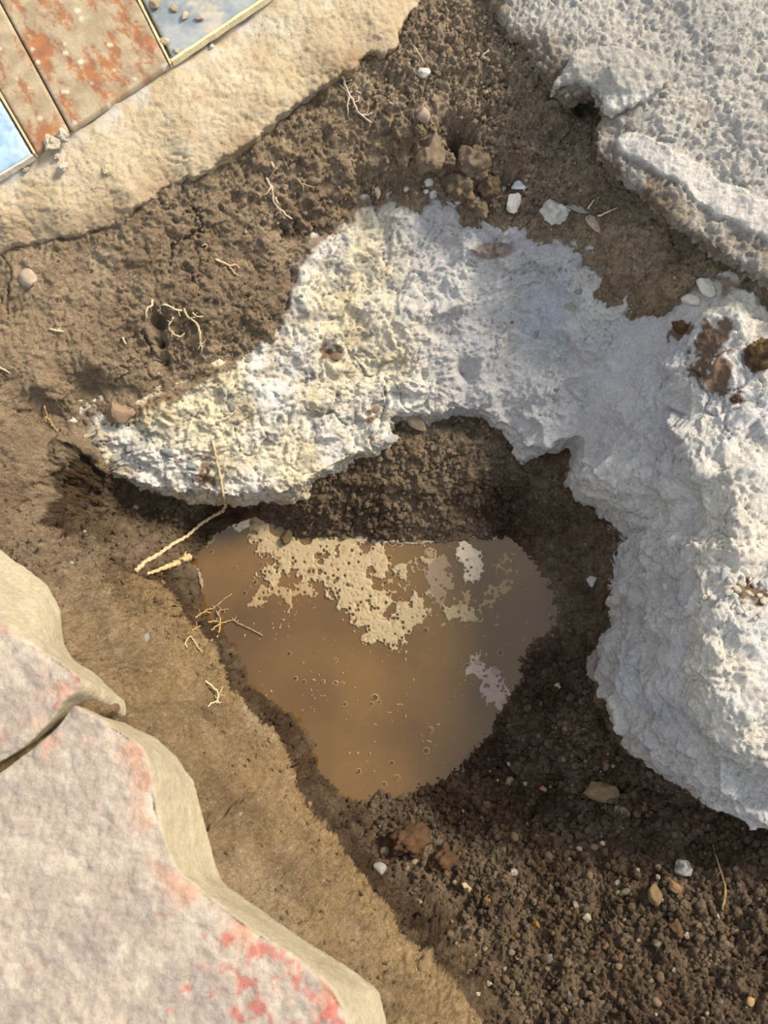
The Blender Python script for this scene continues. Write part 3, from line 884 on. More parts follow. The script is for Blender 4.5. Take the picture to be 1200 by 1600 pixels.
for k, (tp, bt) in enumerate(PAVERS):
    T = pts3([(a, b, 0) for a, b in tp])
    B = pts3([(a, b, -.1) for a, b in bt])
    Td, Bd = dense(T, .006, 0), None
    # matching points along the foot outline
    Bd = []
    for i in range(len(T)):
        m = max(1, int(np.linalg.norm(T[(i + 1) % len(T)][:2] - T[i][:2]) / .006))
        for j in range(m):
            Bd.append(B[i] + (B[(i + 1) % len(B)] - B[i]) * j / m)
    Bd = np.array(Bd)
    me = solid(Td, Bd, lambda a, b: 0 * a, .1, .0022, .012, 16, bot_z=-.1)
    V, Nn = verts_of(me), normals_of(me)
    loop = np.vstack([T, T[:1]])
    de = dist_line(loop[:, :2], V[:, 0], V[:, 1])
    ins = inside(T, V[:, 0], V[:, 1])
    topm = sstep(.35, .8, Nn[:, 2]) * (V[:, 2] > -.03)
    w = V + .006 * np.stack([noise3(V * 50, 101 + k), noise3(V * 50, 102), noise3(V * 50, 103)], 1)
    disp = .0020 * fbm(w * 22, 2, 104) + (.0016 * fbm(w * 80, 2, 105) + .0012 * noise3(w * 220, 106)) * (.3 + .7 * topm) - .004 * np.exp(-(de / .012) ** 2) * topm * sstep(-.2, .5, noise3(w * 30, 107))
    put_verts(me, V + Nn * disp[:, None])
    n1 = sstep(-.4, .4, noise3(V * 15, 108))[:, None]
    n2 = sstep(0, .5, noise3(w * 50, 109))[:, None]
    tc_ = srgb(168, 154, 138) * n1 + srgb(154, 140, 128) * (1 - n1)
    tc_ = tc_ * (1 - .4 * n2) + srgb(188, 177, 160) * .4 * n2
    edge = np.exp(-((de - .006) / .014) ** 2)
    pk = (edge * sstep(-.05, .4, noise3(w * 28, 110)) * .65)[:, None]
    tc_ = tc_ * (1 - pk) + srgb(182, 130, 102) * pk
    zone = blob(400, 1510, 0, 110, V[:, 0], V[:, 1]) + blob(530, 1600, 0, 70, V[:, 0], V[:, 1]) + .8 * blob(110, 1060, 0, 45, V[:, 0], V[:, 1]) + .35 * blob(100, 1560, 0, 200, V[:, 0], V[:, 1]) + .45 * blob(270, 1350, 0, 70, V[:, 0], V[:, 1])
    red = (sstep(.50, .72, .50 * np.clip(zone, 0, 1) + .50 * noise3(w * np.array([60, 60, 60]), 111) + .30 * noise3(w * 170, 112)) * .62)[:, None]
    tc_ = tc_ * (1 - red) + srgb(176, 72, 62) * red
    sc = srgb(166, 154, 129) * (.92 + .08 * n1)
    tm = topm[:, None]
    col = tc_ * tm + sc * (1 - tm)
    finish(me, 'paver', M_PAVER, np.clip(col, .02, .9))
    link('paver', me, parent=pavement)
# sand bed in the joint
jt = pts3([(-120, 1240, -.02), (0, 1180, -.02), (50, 1150, -.02), (110, 1080, -.02), (160, 1110, -.02), (110, 1150, -.02), (60, 1190, -.02), (0, 1225, -.02), (-120, 1300, -.02)])
me = solid(dense(jt, .006), dense(jt, .006), lambda a, b: 0 * a - .030, .06, .003, .01, 1)
V, Nn = verts_of(me), normals_of(me)
put_verts(me, V + Nn * (.004 * fbm(V * 70, 3, 115))[:, None])
finish(me, 'joint_sand', M_SOIL, np.tile(srgb(140, 116, 88), (len(V), 1)))
set_val(me, 'wet', np.zeros(len(V)))
link('joint_sand', me, parent=pavement, kind='stuff')

# ------------------------------------------------------------ where a picture point meets the built surfaces
bpy.context.view_layer.update()
DG = bpy.context.evaluated_depsgraph_get()


def hit(px, py):
    d = Vector(ray(px, py)).normalized()
    ok, loc, nor, _, ob, _ = S.ray_cast(DG, Vector((0, 0, CAM_H)), d)
    if not ok:
        return Vector(at(px, py, -.3)), Vector((0, 0, 1)), None
    return loc, nor, ob


def scale_at(p):
    """metres per picture pixel at a point"""
    v = Vector(p) - Vector((0, 0, CAM_H))
    return abs(v.dot(Vector((0, ST, -CT)))) / FOC


# ------------------------------------------------------------ tiled floor beside the ledge
floor = link('floor', None, label='mud-splashed brown and blue-grey tiles beyond the concrete ledge', cat='floor', kind='structure')
M_TILE = material('dusty_tile', rough=0.55, spec=0.4, grain=(300, 0.15), bump=((500, 0.25, 0.001),))
M_GLOSS = material('glossy_tile', rough=0.22, spec=0.5, grain=(120, 0.12), bump=((260, 0.12, 0.001),))
TZ = -.080


def tile(poly, colour, mat, label=None, step=.0024, top_z=TZ):
    T = pts3([(a, b, top_z) for a, b in poly])
    lo, hi = T[:, :2].min(0), T[:, :2].max(0)
    a, b = np.meshgrid(np.arange(lo[0], hi[0], step), np.arange(lo[1], hi[1], step))
    a, b = a.ravel(), b.ravel()
    m = inside(T, a, b)
    a, b = a[m], b[m]
    ed = dense(T, step * 1.5)
    m = dist_line(np.vstack([T, T[:1]]), a, b) > step * .7
    n = len(ed)
    vo, eo, fo, _, _, _ = delaunay_2d_cdt([Vector((float(p), float(q))) for p, q in np.vstack([ed[:, :2], np.stack([a[m], b[m]], 1)])], [(i, (i + 1) % n) for i in range(n)], [], 1, 1e-7)
    v2 = np.array([(v.x, v.y) for v in vo])
    dv = dist_line(np.vstack([T, T[:1]]), v2[:, 0], v2[:, 1])
    col, h = colour(v2, dv)
    zt = top_z + h - .0012 * np.exp(-(dv / .0015) ** 2)
    nv = len(v2)
    faces = [tuple(f) for f in fo]
    cnt = set()
    for f in fo:
        for p, q in zip(f, f[1:] + f[:1]):
            cnt.add((p, q))
    for p, q in list(cnt):
        if (q, p) not in cnt:
            faces.append((q, p, p + nv, q + nv))
    V = np.vstack([np.column_stack([v2, zt]), np.column_stack([v2, np.full(nv, top_z - .008)])])
    me = new_mesh('tile', V, faces, mat)
    set_col(me, np.vstack([col, col]))
    return link('tile', me, parent=floor, label=label)


ax = (at(107, 203, TZ) - at(-82, -150, TZ))[:2]
ax /= np.linalg.norm(ax)


def along(v2):
    u = v2 @ ax
    v = v2 @ np.array([-ax[1], ax[0]])
    return u, v


def brown(v2, dv):
    u, v = along(v2)
    p = np.stack([u * 14, v * 34, 0 * u], 1)
    q = np.stack([v2[:, 0], v2[:, 1], 0 * u], 1)
    dust = sstep(-.42, .14, noise3(p * 1.3, 121) + .55 * noise3(p * 4.2, 122) + .5 * noise3(q * 260, 123))
    dust = np.clip(dust * .95 + .35 * np.exp(-(dv / .006) ** 2), 0, .96)
    n = sstep(-.4, .4, noise3(q * 50, 125))[:, None]
    wood = srgb(150, 97, 58) * n + srgb(130, 86, 58) * (1 - n)
    dcol = srgb(160, 146, 118) * n + srgb(144, 127, 101) * (1 - n)
    d1, d2, rid = cells(q * 85, 124)
    sp = sstep(.34, .22, d1) * (rid > .86)
    c = wood * (1 - dust[:, None]) + dcol * dust[:, None]
    c = c * (1 - .8 * sp[:, None]) + srgb(196, 184, 164) * .8 * sp[:, None]
    return c, .0008 * sp + .0003 * noise3(q * 300, 126) + .0006 * dust


def bluegrey(v2, dv, light=False):
    q = np.stack([v2[:, 0], v2[:, 1], 0 * v2[:, 0]], 1)
    n = sstep(-.5, .4, noise3(q * 26, 131) + .4 * noise3(q * 110, 132))[:, None]
    dust = sstep(.05, .55, noise3(q * 22, 133) + .5 * noise3(q * 130, 134))[:, None] * .8
    a, b = (srgb(150, 174, 190), srgb(124, 154, 176)) if light else (srgb(146, 148, 146), srgb(120, 126, 130))
    c = a * n + b * (1 - n)
    dc = srgb(196, 204, 208) if light else srgb(178, 166, 142)
    c = c * (1 - dust * (.5 if light else .85)) + dc * dust * (.5 if light else .85)
    return c, .0004 * dust[:, 0] + .0002 * noise3(q * 300, 135)


tile([(-317, -400), (-219, -400), (107, 203), (57, 237)], brown, M_TILE, 'brown wood-look tile between the joint and the blue tile')
tile([(-217, -400), (16, -400), (264, 99), (109.5, 202)], brown, M_TILE, 'brown wood-look tile, orange wear patches, next to the grey tile')
tile([(20, -400), (660, -400), (690, -190), (270, 91)], lambda v, d: bluegrey(v, d), M_GLOSS, 'blue-grey tile with pebbles on it')
tile([(-440, -400), (-322, -400), (49, 240), (0, 270), (-160, 365), (-440, 330)], lambda v, d: bluegrey(v, d, True), M_GLOSS, 'glossy pale blue tile')


def strip(p, q, wpx, z0, h, rgb, label):
    a, b = at(*p, z0), at(*q, z0)
    t = (b - a) / np.linalg.norm(b - a)
    nr = np.array([-t[1], t[0], 0]) * wpx * .5 * (CAM_H - z0) / FOC
    rows = []
    m = 40
    for i in range(m + 1):
        c = a + (b - a) * i / m
        j = random.uniform(.75, 1.15)
        k = random.uniform(-.0004, .0004)
        rows += [c - nr * j - [0, 0, .006], c - nr * .7 * j + [0, 0, h + k], c + nr * .7 * j + [0, 0, h + k], c + nr * j - [0, 0, .006]]
    F = []
    for i in range(m):
        for k in range(3):
            F.append((4 * i + k, 4 * i + k + 1, 4 * i + k + 5, 4 * i + k + 4))
    F += [(0, 1, 2, 3)[::-1], tuple(4 * m + k for k in range(4))]
    me = new_mesh('trim_strip', rows, F, M_LEDGE, False)
    set_col(me, np.tile(rgb, (len(rows), 1)))
    return link('trim_strip', me, parent=floor, label=label)


strip((18, -400), (267, 100), 6, TZ, .0016, srgb(214, 196, 152), 'thin cream trim between the brown and the grey tile')
strip((692, -187), (268, 96), 8, TZ, .0018, srgb(220, 202, 160), 'thin cream trim along the grey tile')
strip((-320, -400), (55, 241), 6, TZ, .0016, srgb(198, 178, 138), 'thin cream trim between the blue and the brown tile')
strip((52, 243), (-160, 372), 6, TZ, .0014, srgb(206, 196, 176), 'thin cream trim along the blue tile')
bed = pts3([(-440, -405, -.0855), (665, -405, -.0855), (694, -186, -.0855), (272, 96, -.0855), (60, 238, -.0855), (-170, 375, -.0855), (-440, 335, -.0855)])
V = np.vstack([bed, bed - [0, 0, .006]])
n = len(bed)
me = new_mesh('tile_bed', V, [tuple(range(n))[::-1], tuple(range(n, 2 * n))] + [(i, (i + 1) % n, n + (i + 1) % n, n + i) for i in range(n)], M_LEDGE, False)
set_col(me, np.tile(srgb(122, 106, 84), (2 * n, 1)))
link('tile_bed', me, parent=floor)

# ------------------------------------------------------------ puddle
puddle = link('puddle', None, label='muddy brown water puddle with foam at the bottom of the pit', cat='puddle')
M_WATER = material('muddy_water', rough=0.06, spec=0.5, grain=(60, 0.06), bump=((18, 0.05, 0.004),))
M_FOAM = material('foam', rough=0.6, spec=0.4, grain=(500, 0.12), bump=((900, 0.6, 0.001),))
sh = pts3([(x_, y_, WATER_Z) for x_, y_ in SHORE])
cw = sh[:, :2].mean(0)
big_ = sh.copy()
dv_ = big_[:, :2] - cw
big_[:, :2] += dv_ / np.linalg.norm(dv_, axis=1, keepdims=True) * .075
wx, wy = np.meshgrid(np.arange(big_[:, 0].min(), big_[:, 0].max(), .003), np.arange(big_[:, 1].min(), big_[:, 1].max(), .003))
ins = inside(big_, wx, wy)
ii = np.arange(wx.size).reshape(wx.shape)
Fq = np.stack([ii[:-1, :-1], ii[:-1, 1:], ii[1:, 1:], ii[1:, :-1]], -1)[ins[:-1, :-1]].reshape(-1, 4)
used, inv = np.unique(Fq, return_inverse=True)
wv = np.column_stack([wx.ravel()[used], wy.ravel()[used], np.full(len(used), WATER_Z)])
wv[:, 2] += .0004 * noise3(wv * 30, 141)
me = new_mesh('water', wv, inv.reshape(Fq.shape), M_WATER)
n1 = sstep(-.5, .5, noise3(wv * 9, 142))[:, None]
c = srgb(104, 77, 37) * n1 + srgb(88, 64, 29) * (1 - n1)
g = np.clip(blob(830, 900, WATER_Z, 110, wv[:, 0], wv[:, 1]) + .8 * blob(660, 860, WATER_Z, 90, wv[:, 0], wv[:, 1]), 0, 1)[:, None] * .25  # faint grey sky reflection painted into the water colour
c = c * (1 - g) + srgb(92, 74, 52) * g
deep = np.clip(.6 * blob(360, 1000, WATER_Z, 90, wv[:, 0], wv[:, 1]), 0, 1)[:, None]
c = c * (1 - deep) + srgb(72, 52, 28) * deep
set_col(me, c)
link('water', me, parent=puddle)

FO = .0009
fxg, fyg = np.meshgrid(np.arange(sh[:, 0].min(), sh[:, 0].max(), FO), np.arange(sh[:, 1].min(), sh[:, 1].max(), FO))
FP = np.stack([fxg.ravel(), fyg.ravel(), np.zeros(fxg.size)], 1)
fn = .60 * noise3(FP * 45, 151) + .50 * noise3(FP * 120, 152) + .22 * noise3(FP * 260, 153)
fpit = cells(FP * 170, 154)[0]
wet_in = inside(sh, fxg, fyg).ravel() & (SOILZ is not None)
gz = ground_z(FP[:, 0], FP[:, 1])
wet_in &= gz < WATER_Z + .001
fi = np.arange(fxg.size).reshape(fxg.shape)


def foam(name, lines, width, rgb, thr=.0, h=.0022, label=None, kind=None, mask=None, cut=()):
    if mask is None:
        d = np.full(len(FP), 9.)
        for ln_ in lines:
            pl = pts3([(a, b, WATER_Z) for a, b in ln_])
            if len(pl) == 1:
                pl = np.vstack([pl, pl + [.0005, 0, 0]])
            d = np.minimum(d, dist_line(pl[:, :2], FP[:, 0], FP[:, 1]))
        wm = width * (CAM_H - WATER_Z) / FOC
        dens = 1 - d / wm + 1.15 * fn - thr
        dens -= .9 * sstep(.30, .12, fpit) * (cells(FP * 170, 154)[2] > .55)
        for a, b, r in cut:
            dens -= 3 * blob(a, b, WATER_Z, r, FP[:, 0], FP[:, 1], 4)
    else:
        dens = mask
    dens = np.where(wet_in, dens, -1)
    D = dens.reshape(fxg.shape)
    keep = (D[:-1, :-1] > 0) & (D[:-1, 1:] > 0) & (D[1:, 1:] > 0) & (D[1:, :-1] > 0)
    q = np.stack([fi[:-1, :-1], fi[:-1, 1:], fi[1:, 1:], fi[1:, :-1]], -1)[keep]
    if len(q) == 0:
        return
    used, inv = np.unique(q, return_inverse=True)
    hh = h * (np.clip(dens[used], 0, .5) * 2) ** .6 * (.55 + .45 * np.clip(fpit[used] * 2, 0, 1)) + .0006
    nv = len(used)
    top_ = np.column_stack([FP[used, 0], FP[used, 1], WATER_Z + hh])
    # the rim of the foam comes down to the water
    cntv = np.bincount(inv.ravel(), minlength=nv)
    top_[cntv < 4, 2] = WATER_Z - .0006
    me = new_mesh(name, top_, inv.reshape(-1, 4), M_FOAM)
    pit = sstep(.15, .35, fpit[used])[:, None]
    set_col(me, rgb * (.72 + .28 * pit))
    link(name, me, parent=puddle, label=label, kind=kind)


FC = srgb(156, 137, 104)
foam('foam', [[(406, 808), (418, 845), (470, 862), (488, 888)], [(440, 860), (520, 845), (556, 836)], [(480, 850), (470, 880)]], 26, FC, .05, cut=((437, 822, 15), (478, 842, 9)))
foam('foam', [[(512, 890), (545, 882), (528, 915), (548, 935), (585, 948)], [(560, 915), (575, 965), (590, 985), (618, 985), (632, 965), (650, 950)], [(522, 880), (560, 878)]], 25, FC, .05)
foam('foam', [[(724, 862), (738, 872), (742, 898)]], 15, srgb(190, 172, 148), .0)
foam('foam', [[(420, 895), (426, 900)]], 17, FC, .05)
foam('foam', [[(438, 878), (446, 884)]], 16, FC, .05)
foam('foam', [[(600, 882), (594, 895)], [(624, 890), (628, 893)], [(585, 866), (592, 862)]], 15, FC, .05)
foam('foam', [[(352, 812), (372, 822), (384, 815)]], 12, srgb(206, 190, 164), .0)
foam('foam', [[(306, 945), (312, 915), (308, 890)]], 6, srgb(130, 118, 98), .2, kind='stuff')
foam('foam', [[(322, 855), (332, 838)]], 7, srgb(130, 118, 98), .2, kind='stuff')
foam('foam', [[(560, 838), (600, 846), (650, 850), (700, 842), (742, 836), (790, 838)]], 8, srgb(150, 138, 120), .45, kind='stuff', label='thin bubbly foam line along the far shore')
foam('foam', [[(700, 955), (715, 965), (735, 955)], [(672, 866), (666, 874)]], 14, FC, .25, kind='stuff')
foam('foam', [[(560, 880), (600, 905), (640, 890)], [(400, 930), (470, 930), (480, 900)], [(700, 960), (760, 940), (800, 880)]], 60, srgb(146, 122, 88), .80, h=.0010, kind='stuff')
foam('scum_film', [[(745, 1042), (766, 1066), (780, 1090)]], 19, srgb(152, 132, 122), .0, h=.0004, label='greyish purple scum film near the right shore')
foam('scum_film', [[(672, 900), (694, 910)], [(686, 880), (684, 930)]], 17, srgb(128, 108, 86), .0, h=.0003, label='faint grey scum film')
sp_ = .75 * noise3(FP * 170, 161) + .35 * noise3(FP * 420, 163) + .42 * noise3(FP * 22, 162) - .31 - .08 * sstep(.05, .25, np.hypot(FP[:, 0] - cw[0], FP[:, 1] - cw[1] - .03))
foam('froth_speck', None, 0, srgb(150, 126, 92), kind='stuff', mask=sp_, h=.0008, label='scattered froth specks on the water')

M_BUB = bpy.data.materials.new('bubble_film')
M_BUB.use_nodes = True
nt = M_BUB.node_tree
bs = nt.nodes['Principled BSDF']
bs.inputs['Transmission Weight'].default_value = 1
bs.inputs['IOR'].default_value = 1.10
bs.inputs['Roughness'].default_value = 0.02
bs.inputs['Specular IOR Level'].default_value = 1.0
bs.inputs['Base Color'].default_value = (.95, .9, .82, 1)
BUB = [(487, 893, 8), (423, 897, 4.5), (672, 866, 9), (613, 845, 8), (623, 846, 8), (415, 856, 4), (439, 880, 4), (513, 903, 5), (517, 838, 4.5), (522, 844, 4), (492, 880, 3), (456, 867, 3), (500, 866, 3.5),
       (645, 965, 4), (624, 892, 4.5), (594, 895, 3.5), (678, 843, 4), (586, 1090, 5), (581, 1100, 3), (592, 1097, 3), (525, 1067, 3.5), (535, 1068, 3), (524, 1032, 3.5), (539, 1100, 3.5), (666, 1173, 4.5),
       (746, 1035, 4.5), (782, 1020, 4.5), (773, 1048, 5.5), (730, 1040, 3.5), (677, 937, 4), (666, 984, 4), (452, 1021, 3), (475, 1065, 3), (462, 1060, 3), (505, 1065, 3), (785, 1096, 4), (590, 974, 3.5), (586, 980, 3), (630, 958, 3.5),
       (560, 960, 3), (544, 925, 3), (735, 868, 3), (448, 848, 3.5), (428, 862, 3), (505, 850, 3.5), (700, 834, 4), (655, 850, 4.5), (330, 862, 3.5), (673, 1140, 4), (560, 1205, 4), (620, 1215, 4.5), (600, 1225, 4), (612, 1192, 3.5)]
dome = bmesh.new()
bmesh.ops.create_uvsphere(dome, u_segments=16, v_segments=10, radius=1)
bmesh.ops.delete(dome, geom=[v for v in dome.verts if v.co.z < -.25], context='VERTS')
me_d = bpy.data.meshes.new('bubble')
dome.to_mesh(me_d)
me_d.polygons.foreach_set('use_smooth', np.ones(len(me_d.polygons), bool))
me_d.materials.append(M_BUB)
ringV, ringF = [], []
for i in range(20):
    a = 2 * math.pi * i / 20
    for k in range(6):
        b = 2 * math.pi * k / 6
        ringV.append(((1.02 + .10 * math.cos(b)) * math.cos(a), (1.02 + .10 * math.cos(b)) * math.sin(a), .06 + .12 * math.sin(b)))
for i in range(20):
    for k in range(6):
        ringF.append((i * 6 + k, ((i + 1) % 20) * 6 + k, ((i + 1) % 20) * 6 + (k + 1) % 6, i * 6 + (k + 1) % 6))
me_r = new_mesh('bubble_rim', ringV, ringF, M_FOAM)
set_col(me_r, np.tile(srgb(190, 164, 120), (len(ringV), 1)))
rb = np.random.default_rng(5)
FB = [(rb.normal(cx_, 22), rb.normal(cy_, 16), rb.uniform(1.6, 3.6)) for cx_, cy_ in [(455, 862), (440, 850), (500, 850), (535, 905), (525, 890), (560, 930), (585, 968), (625, 965), (420, 895), (600, 885)] for _ in range(7)]
for px, py, r in BUB + FB:
    p = at(px, py, WATER_Z)
    b = link('bubble', me_d, parent=puddle, loc=p)
    b.scale = [r * (CAM_H - WATER_Z) / FOC] * 3
    b.scale[2] *= .75
    link('bubble_rim', me_r, parent=b)

bpy.context.view_layer.update()
DG = bpy.context.evaluated_depsgraph_get()

# ------------------------------------------------------------ stones, chips and clods
ICO = {}
for lev in (1, 2, 3, 4):
    bm = bmesh.new()
    bmesh.ops.create_icosphere(bm, subdivisions=lev, radius=1)
    bm.verts.ensure_lookup_table()
    ICO[lev] = (np.array([v.co[:] for v in bm.verts]), np.array([[v.index for v in f.verts] for f in bm.faces]))
    bm.free()


def rock_mesh(name, seed, angular=.6, flat=.6, lev=3, rgb=srgb(150, 140, 125), rgb2=None, rough=.05, clod=False):
    rng = np.random.default_rng(seed)
    V, F = ICO[lev]
    V = V.copy()
    for _ in range(int(4 + 13 * angular)):
        n = rng.normal(size=3)
        n /= np.linalg.norm(n)
        d = rng.uniform(.78 - .38 * angular, .95 - .2 * angular)
        ex = V @ n - d
        V -= np.clip(ex, 0, None)[:, None] * n * (.55 + .45 * angular)
    r = 1 + .16 * noise3(V * 1.3 + seed, seed) + rough * noise3(V * 4 + seed, seed + 1) + rough * .6 * noise3(V * 9 + seed, seed + 2)
    if clod:
        k1_, _, kid_ = cells(V * 3.2 + seed, seed + 7)
        k2_, _, _ = cells(V * 7 + seed, seed + 8)
        r = r + .38 * noise3(V * 1.7 + seed, seed + 9) + .14 * noise3(V * 4.3 + seed, seed + 10) - .08 * k1_ - .08 * k2_ + .10 * noise3(V * 11, seed) + .08
    V = V * r[:, None] * np.array([1, rng.uniform(.8, 1), flat])
    me = new_mesh(name, V, F, M_STONE, angular < .5)
    n1 = sstep(-.3, .4, noise3(V * 2.2 + seed, seed + 3))[:, None]
    c2 = rgb2 if rgb2 is not None else rgb * .8
    set_col(me, rgb * n1 + c2 * (1 - n1))
    if clod and rgb[0] < .36:
        me.materials[0] = M_SOIL
        set_val(me, 'wet', np.zeros(len(V)))
    if clod:
        me.polygons.foreach_set('use_smooth', np.ones(len(me.polygons), bool))
    return me


WHITE, PINKISH, TAN, GREYC, BROWN, DARK, REDB = srgb(204, 198, 188), srgb(186, 160, 134), srgb(160, 138, 108), srgb(132, 130, 126), srgb(158, 136, 109), srgb(92, 74, 56), srgb(122, 92, 68)
SOILB = srgb(160, 140, 115)
NS = [100]


def place(o, px, py, w, h, sink=.25, spin=None, tilt=.35):
    loc, nor, _ = hit(px, py)
    s = scale_at(loc)
    nor = (nor + Vector((0, 0, 1.2))).normalized()
    flat = max(v.co.z for v in o.data.vertices)
    sx, sy = w * .5 * s, h * .5 * s
    o.scale = (sx, sy, (sx + sy) * .5)
    q = nor.to_track_quat('Z', 'Y')
    o.rotation_mode = 'QUATERNION'
    o.rotation_quaternion = q @ Matrix.Rotation(spin or 0, 4, 'Z').to_quaternion()
    o.location = loc + nor * (flat * (sx + sy) * .5 * (1 - 2 * sink))


def stone(name, px, py, w, h, spin, rgb, label, cat='stone', angular=.7, flat=.6, rgb2=None, sink=.2, group=None, rough=.05):
    NS[0] += 5
    clod = cat in ('clod', 'crumb') or cat == 'chunk'
    me = rock_mesh(name, NS[0], angular, flat, 4 if clod else 3, rgb, rgb2, rough, clod)
    o = link(name, me, label=label, cat=cat, group=group)
    place(o, px, py, w, h, sink, math.radians(spin))
    return o


stone('concrete_chip', 662, 115, 27, 22, -15, WHITE, 'white rounded chip lying alone on the brown soil near the top', 'chip')
stone('concrete_chunk', 670, 246, 62, 50, 40, SOILB, 'soil-caked angular chunk with a pale underside beside the dark hole', 'chunk', .8, .7, SOILB * 1.15, .15, None, .1)
stone('soil_clod', 740, 258, 52, 56, 20, SOILB, 'crumbly brown clod just right of the soil-caked chunk', 'clod', .3, .8, None, .3, None, .16)
stone('soil_clod', 722, 300, 50, 52, 70, BROWN, 'crumbly brown clod hanging over the upper concrete edge', 'clod', .3, .7, None, .3, None, .16)
stone('soil_clod', 768, 294, 34, 42, 20, srgb(140, 118, 92), 'dark lumpy clod next to the tiny white pebble', 'clod', .35, .8, None, .2, None, .14)
stone('soil_clod', 752, 325, 36, 24, 0, SOILB, 'low brown clod on the concrete below the dark lumpy one', 'clod', .3, .6, None, .35, None, .16)
stone('stone', 659, 182, 26, 24, 50, srgb(172, 150, 132), 'pinkish grey stone on the rim of the dark hole', 'stone', .4, .8)
stone('concrete_chip', 811, 292, 20, 36, -15, srgb(196, 196, 200), 'upright pointed grey-white chip standing above the flat white one', 'chip', .9, .5)
stone('concrete_chip', 803, 318, 42, 26, -30, WHITE, 'flat white chip below the upright pointed chip', 'chip', .8, .5)
stone('concrete_chunk', 866, 338, 44, 46, 20, WHITE, 'big white lump right of the flat white chip', 'chunk', .6, .7)
stone('concrete_chip', 928, 352, 38, 30, 10, srgb(182, 172, 156), 'pale dusty chip half sunk in soil beside the white twig', 'chip', .7, .5, SOILB, .35)
stone('concrete_chip', 905, 328, 42, 14, -10, srgb(160, 154, 146), 'thin grey flake lying above the pale dusty chip', 'chip', .8, .4)
stone('pebble', 785, 296, 12, 10, 0, WHITE, 'tiny white pebble between the dark clod and the pointed chip', 'pebble', .4, .7)
stone('pebble', 669, 286, 16, 16, 0, WHITE, 'round white pebble right under the soil-caked chunk', 'pebble', .3, .8)
stone('pebble', 676, 303, 15, 14, 30, srgb(190, 188, 186), 'second white pebble below the round one under the chunk', 'pebble', .3, .8)
stone('pebble', 666, 300, 10, 10, 60, WHITE, 'smallest of three white pebbles under the soil-caked chunk', 'pebble', .4, .8)
stone('pebble', 636, 296, 8, 12, 20, WHITE, 'white speck of a pebble in soil left of the three white pebbles', 'pebble', .4, .8)
stone('concrete_chip', 592, 302, 27, 11, -15, PINKISH, 'flat pinkish sliver in the soil above the concrete corner', 'chip', .7, .5)
stone('concrete_chip', 527, 372, 18, 11, 30, WHITE, 'small flat white chip at the left brown edge of the concrete', 'chip', .8, .5)
stone('concrete_chip', 717, 316, 14, 8, 0, WHITE, 'thin white chip stuck in the hanging clod', 'chip', .8, .5)
stone('stone', 653, 660, 38, 28, 15, srgb(198, 170, 142), 'pinkish beige stone in soil under the scalloped concrete edge', 'stone', .6, .6)
stone('stone', 182, 640, 56, 46, -50, srgb(132, 112, 92), 'pointed pinkish stone wedged between the left soil bank and concrete', 'stone', .8, .5, srgb(148, 124, 102), .4)
stone('stone', 44, 436, 36, 34, 30, srgb(186, 168, 144), 'pale dusty stone half buried below the ledge at the far left', 'stone', .4, .5, None, .4)
stone('concrete_chip', 926, 907, 30, 24, 50, srgb(186, 180, 178), 'white chip lying alone on the shaded soil right of the puddle', 'chip', .9, .5)
stone('concrete_chip', 1040, 916, 28, 14, -10, srgb(214, 208, 198), 'bright white sliver on the rim of the right concrete mass', 'chip', .9, .5)
stone('concrete_chunk', 931, 1038, 34, 52, 10, srgb(168, 156, 150), 'rounded grey lump tucked under the concrete rim', 'chunk', .3, .8, None, .2, None, .1)
stone('soil_clod', 1186, 556, 50, 56, 0, srgb(160, 122, 82), 'orange-brown soil clod on the concrete at the right margin', 'clod', .4, .7, DARK, .25, None, .15)
stone('stone', 937, 1236, 62, 50, -35, srgb(142, 118, 88), 'large tan stone below the right concrete rim', 'stone', .7, .6, srgb(116, 94, 70))
stone('stone', 972, 1267, 28, 27, 0, srgb(138, 126, 104), 'greyish stone right below the large tan stone', 'stone', .6, .7)
stone('stone', 1031, 1231, 22, 16, 20, srgb(134, 126, 112), 'small grey stone right of the large tan one, near the concrete', 'stone', .5, .6)
stone('stone', 1066, 1357, 30, 34, 10, srgb(104, 104, 102), 'dark grey pebble with a white broken side, in the lower right soil', 'stone', .5, .7, srgb(186, 180, 172))
stone('stone', 1025, 1398, 34, 30, 30, srgb(134, 110, 78), 'tan stone below the grey pebble with the white side', 'stone', .5, .7)
stone('stone', 1052, 1385, 24, 22, 0, srgb(140, 108, 78), 'small reddish tan stone between the grey pebble and the tan stone', 'stone', .6, .7)
stone('soil_clod', 1053, 1450, 30, 38, -40, srgb(124, 98, 72), 'angular tan clod beside a dark hollow, lower right soil', 'clod', .7, .7, None, .2, None, .1)
stone('stone', 1092, 1415, 26, 20, 0, srgb(96, 84, 70), 'dark smooth stone between the angular clod and the twig', 'stone', .3, .6)
stone('stone', 728, 1388, 28, 17, 15, srgb(182, 160, 122), 'pale angular sliver in the soil below the puddle', 'stone', .9, .5)
stone('stone', 592, 1358, 24, 22, 0, srgb(150, 144, 134), 'wet grey-white stone in the hollow at the foot of the left bank', 'stone', .4, .7)
stone('stone', 762, 1403, 15, 20, 0, srgb(142, 106, 56), 'ochre pebble right of the pale angular sliver', 'pebble', .4, .8)
stone('stone', 841, 1445, 15, 20, 10, srgb(146, 102, 48), 'orange-ochre pebble in the lower soil, beside a dark hollow', 'pebble', .5, .8)
stone('stone', 899, 1412, 13, 11, 0, srgb(128, 124, 114), 'little grey-green stone left of the tan stone', 'pebble', .4, .7)
stone('stone', 854, 1497, 18, 22, 0, srgb(106, 104, 96), 'bluish grey stone in the dark lower soil', 'stone', .5, .7)
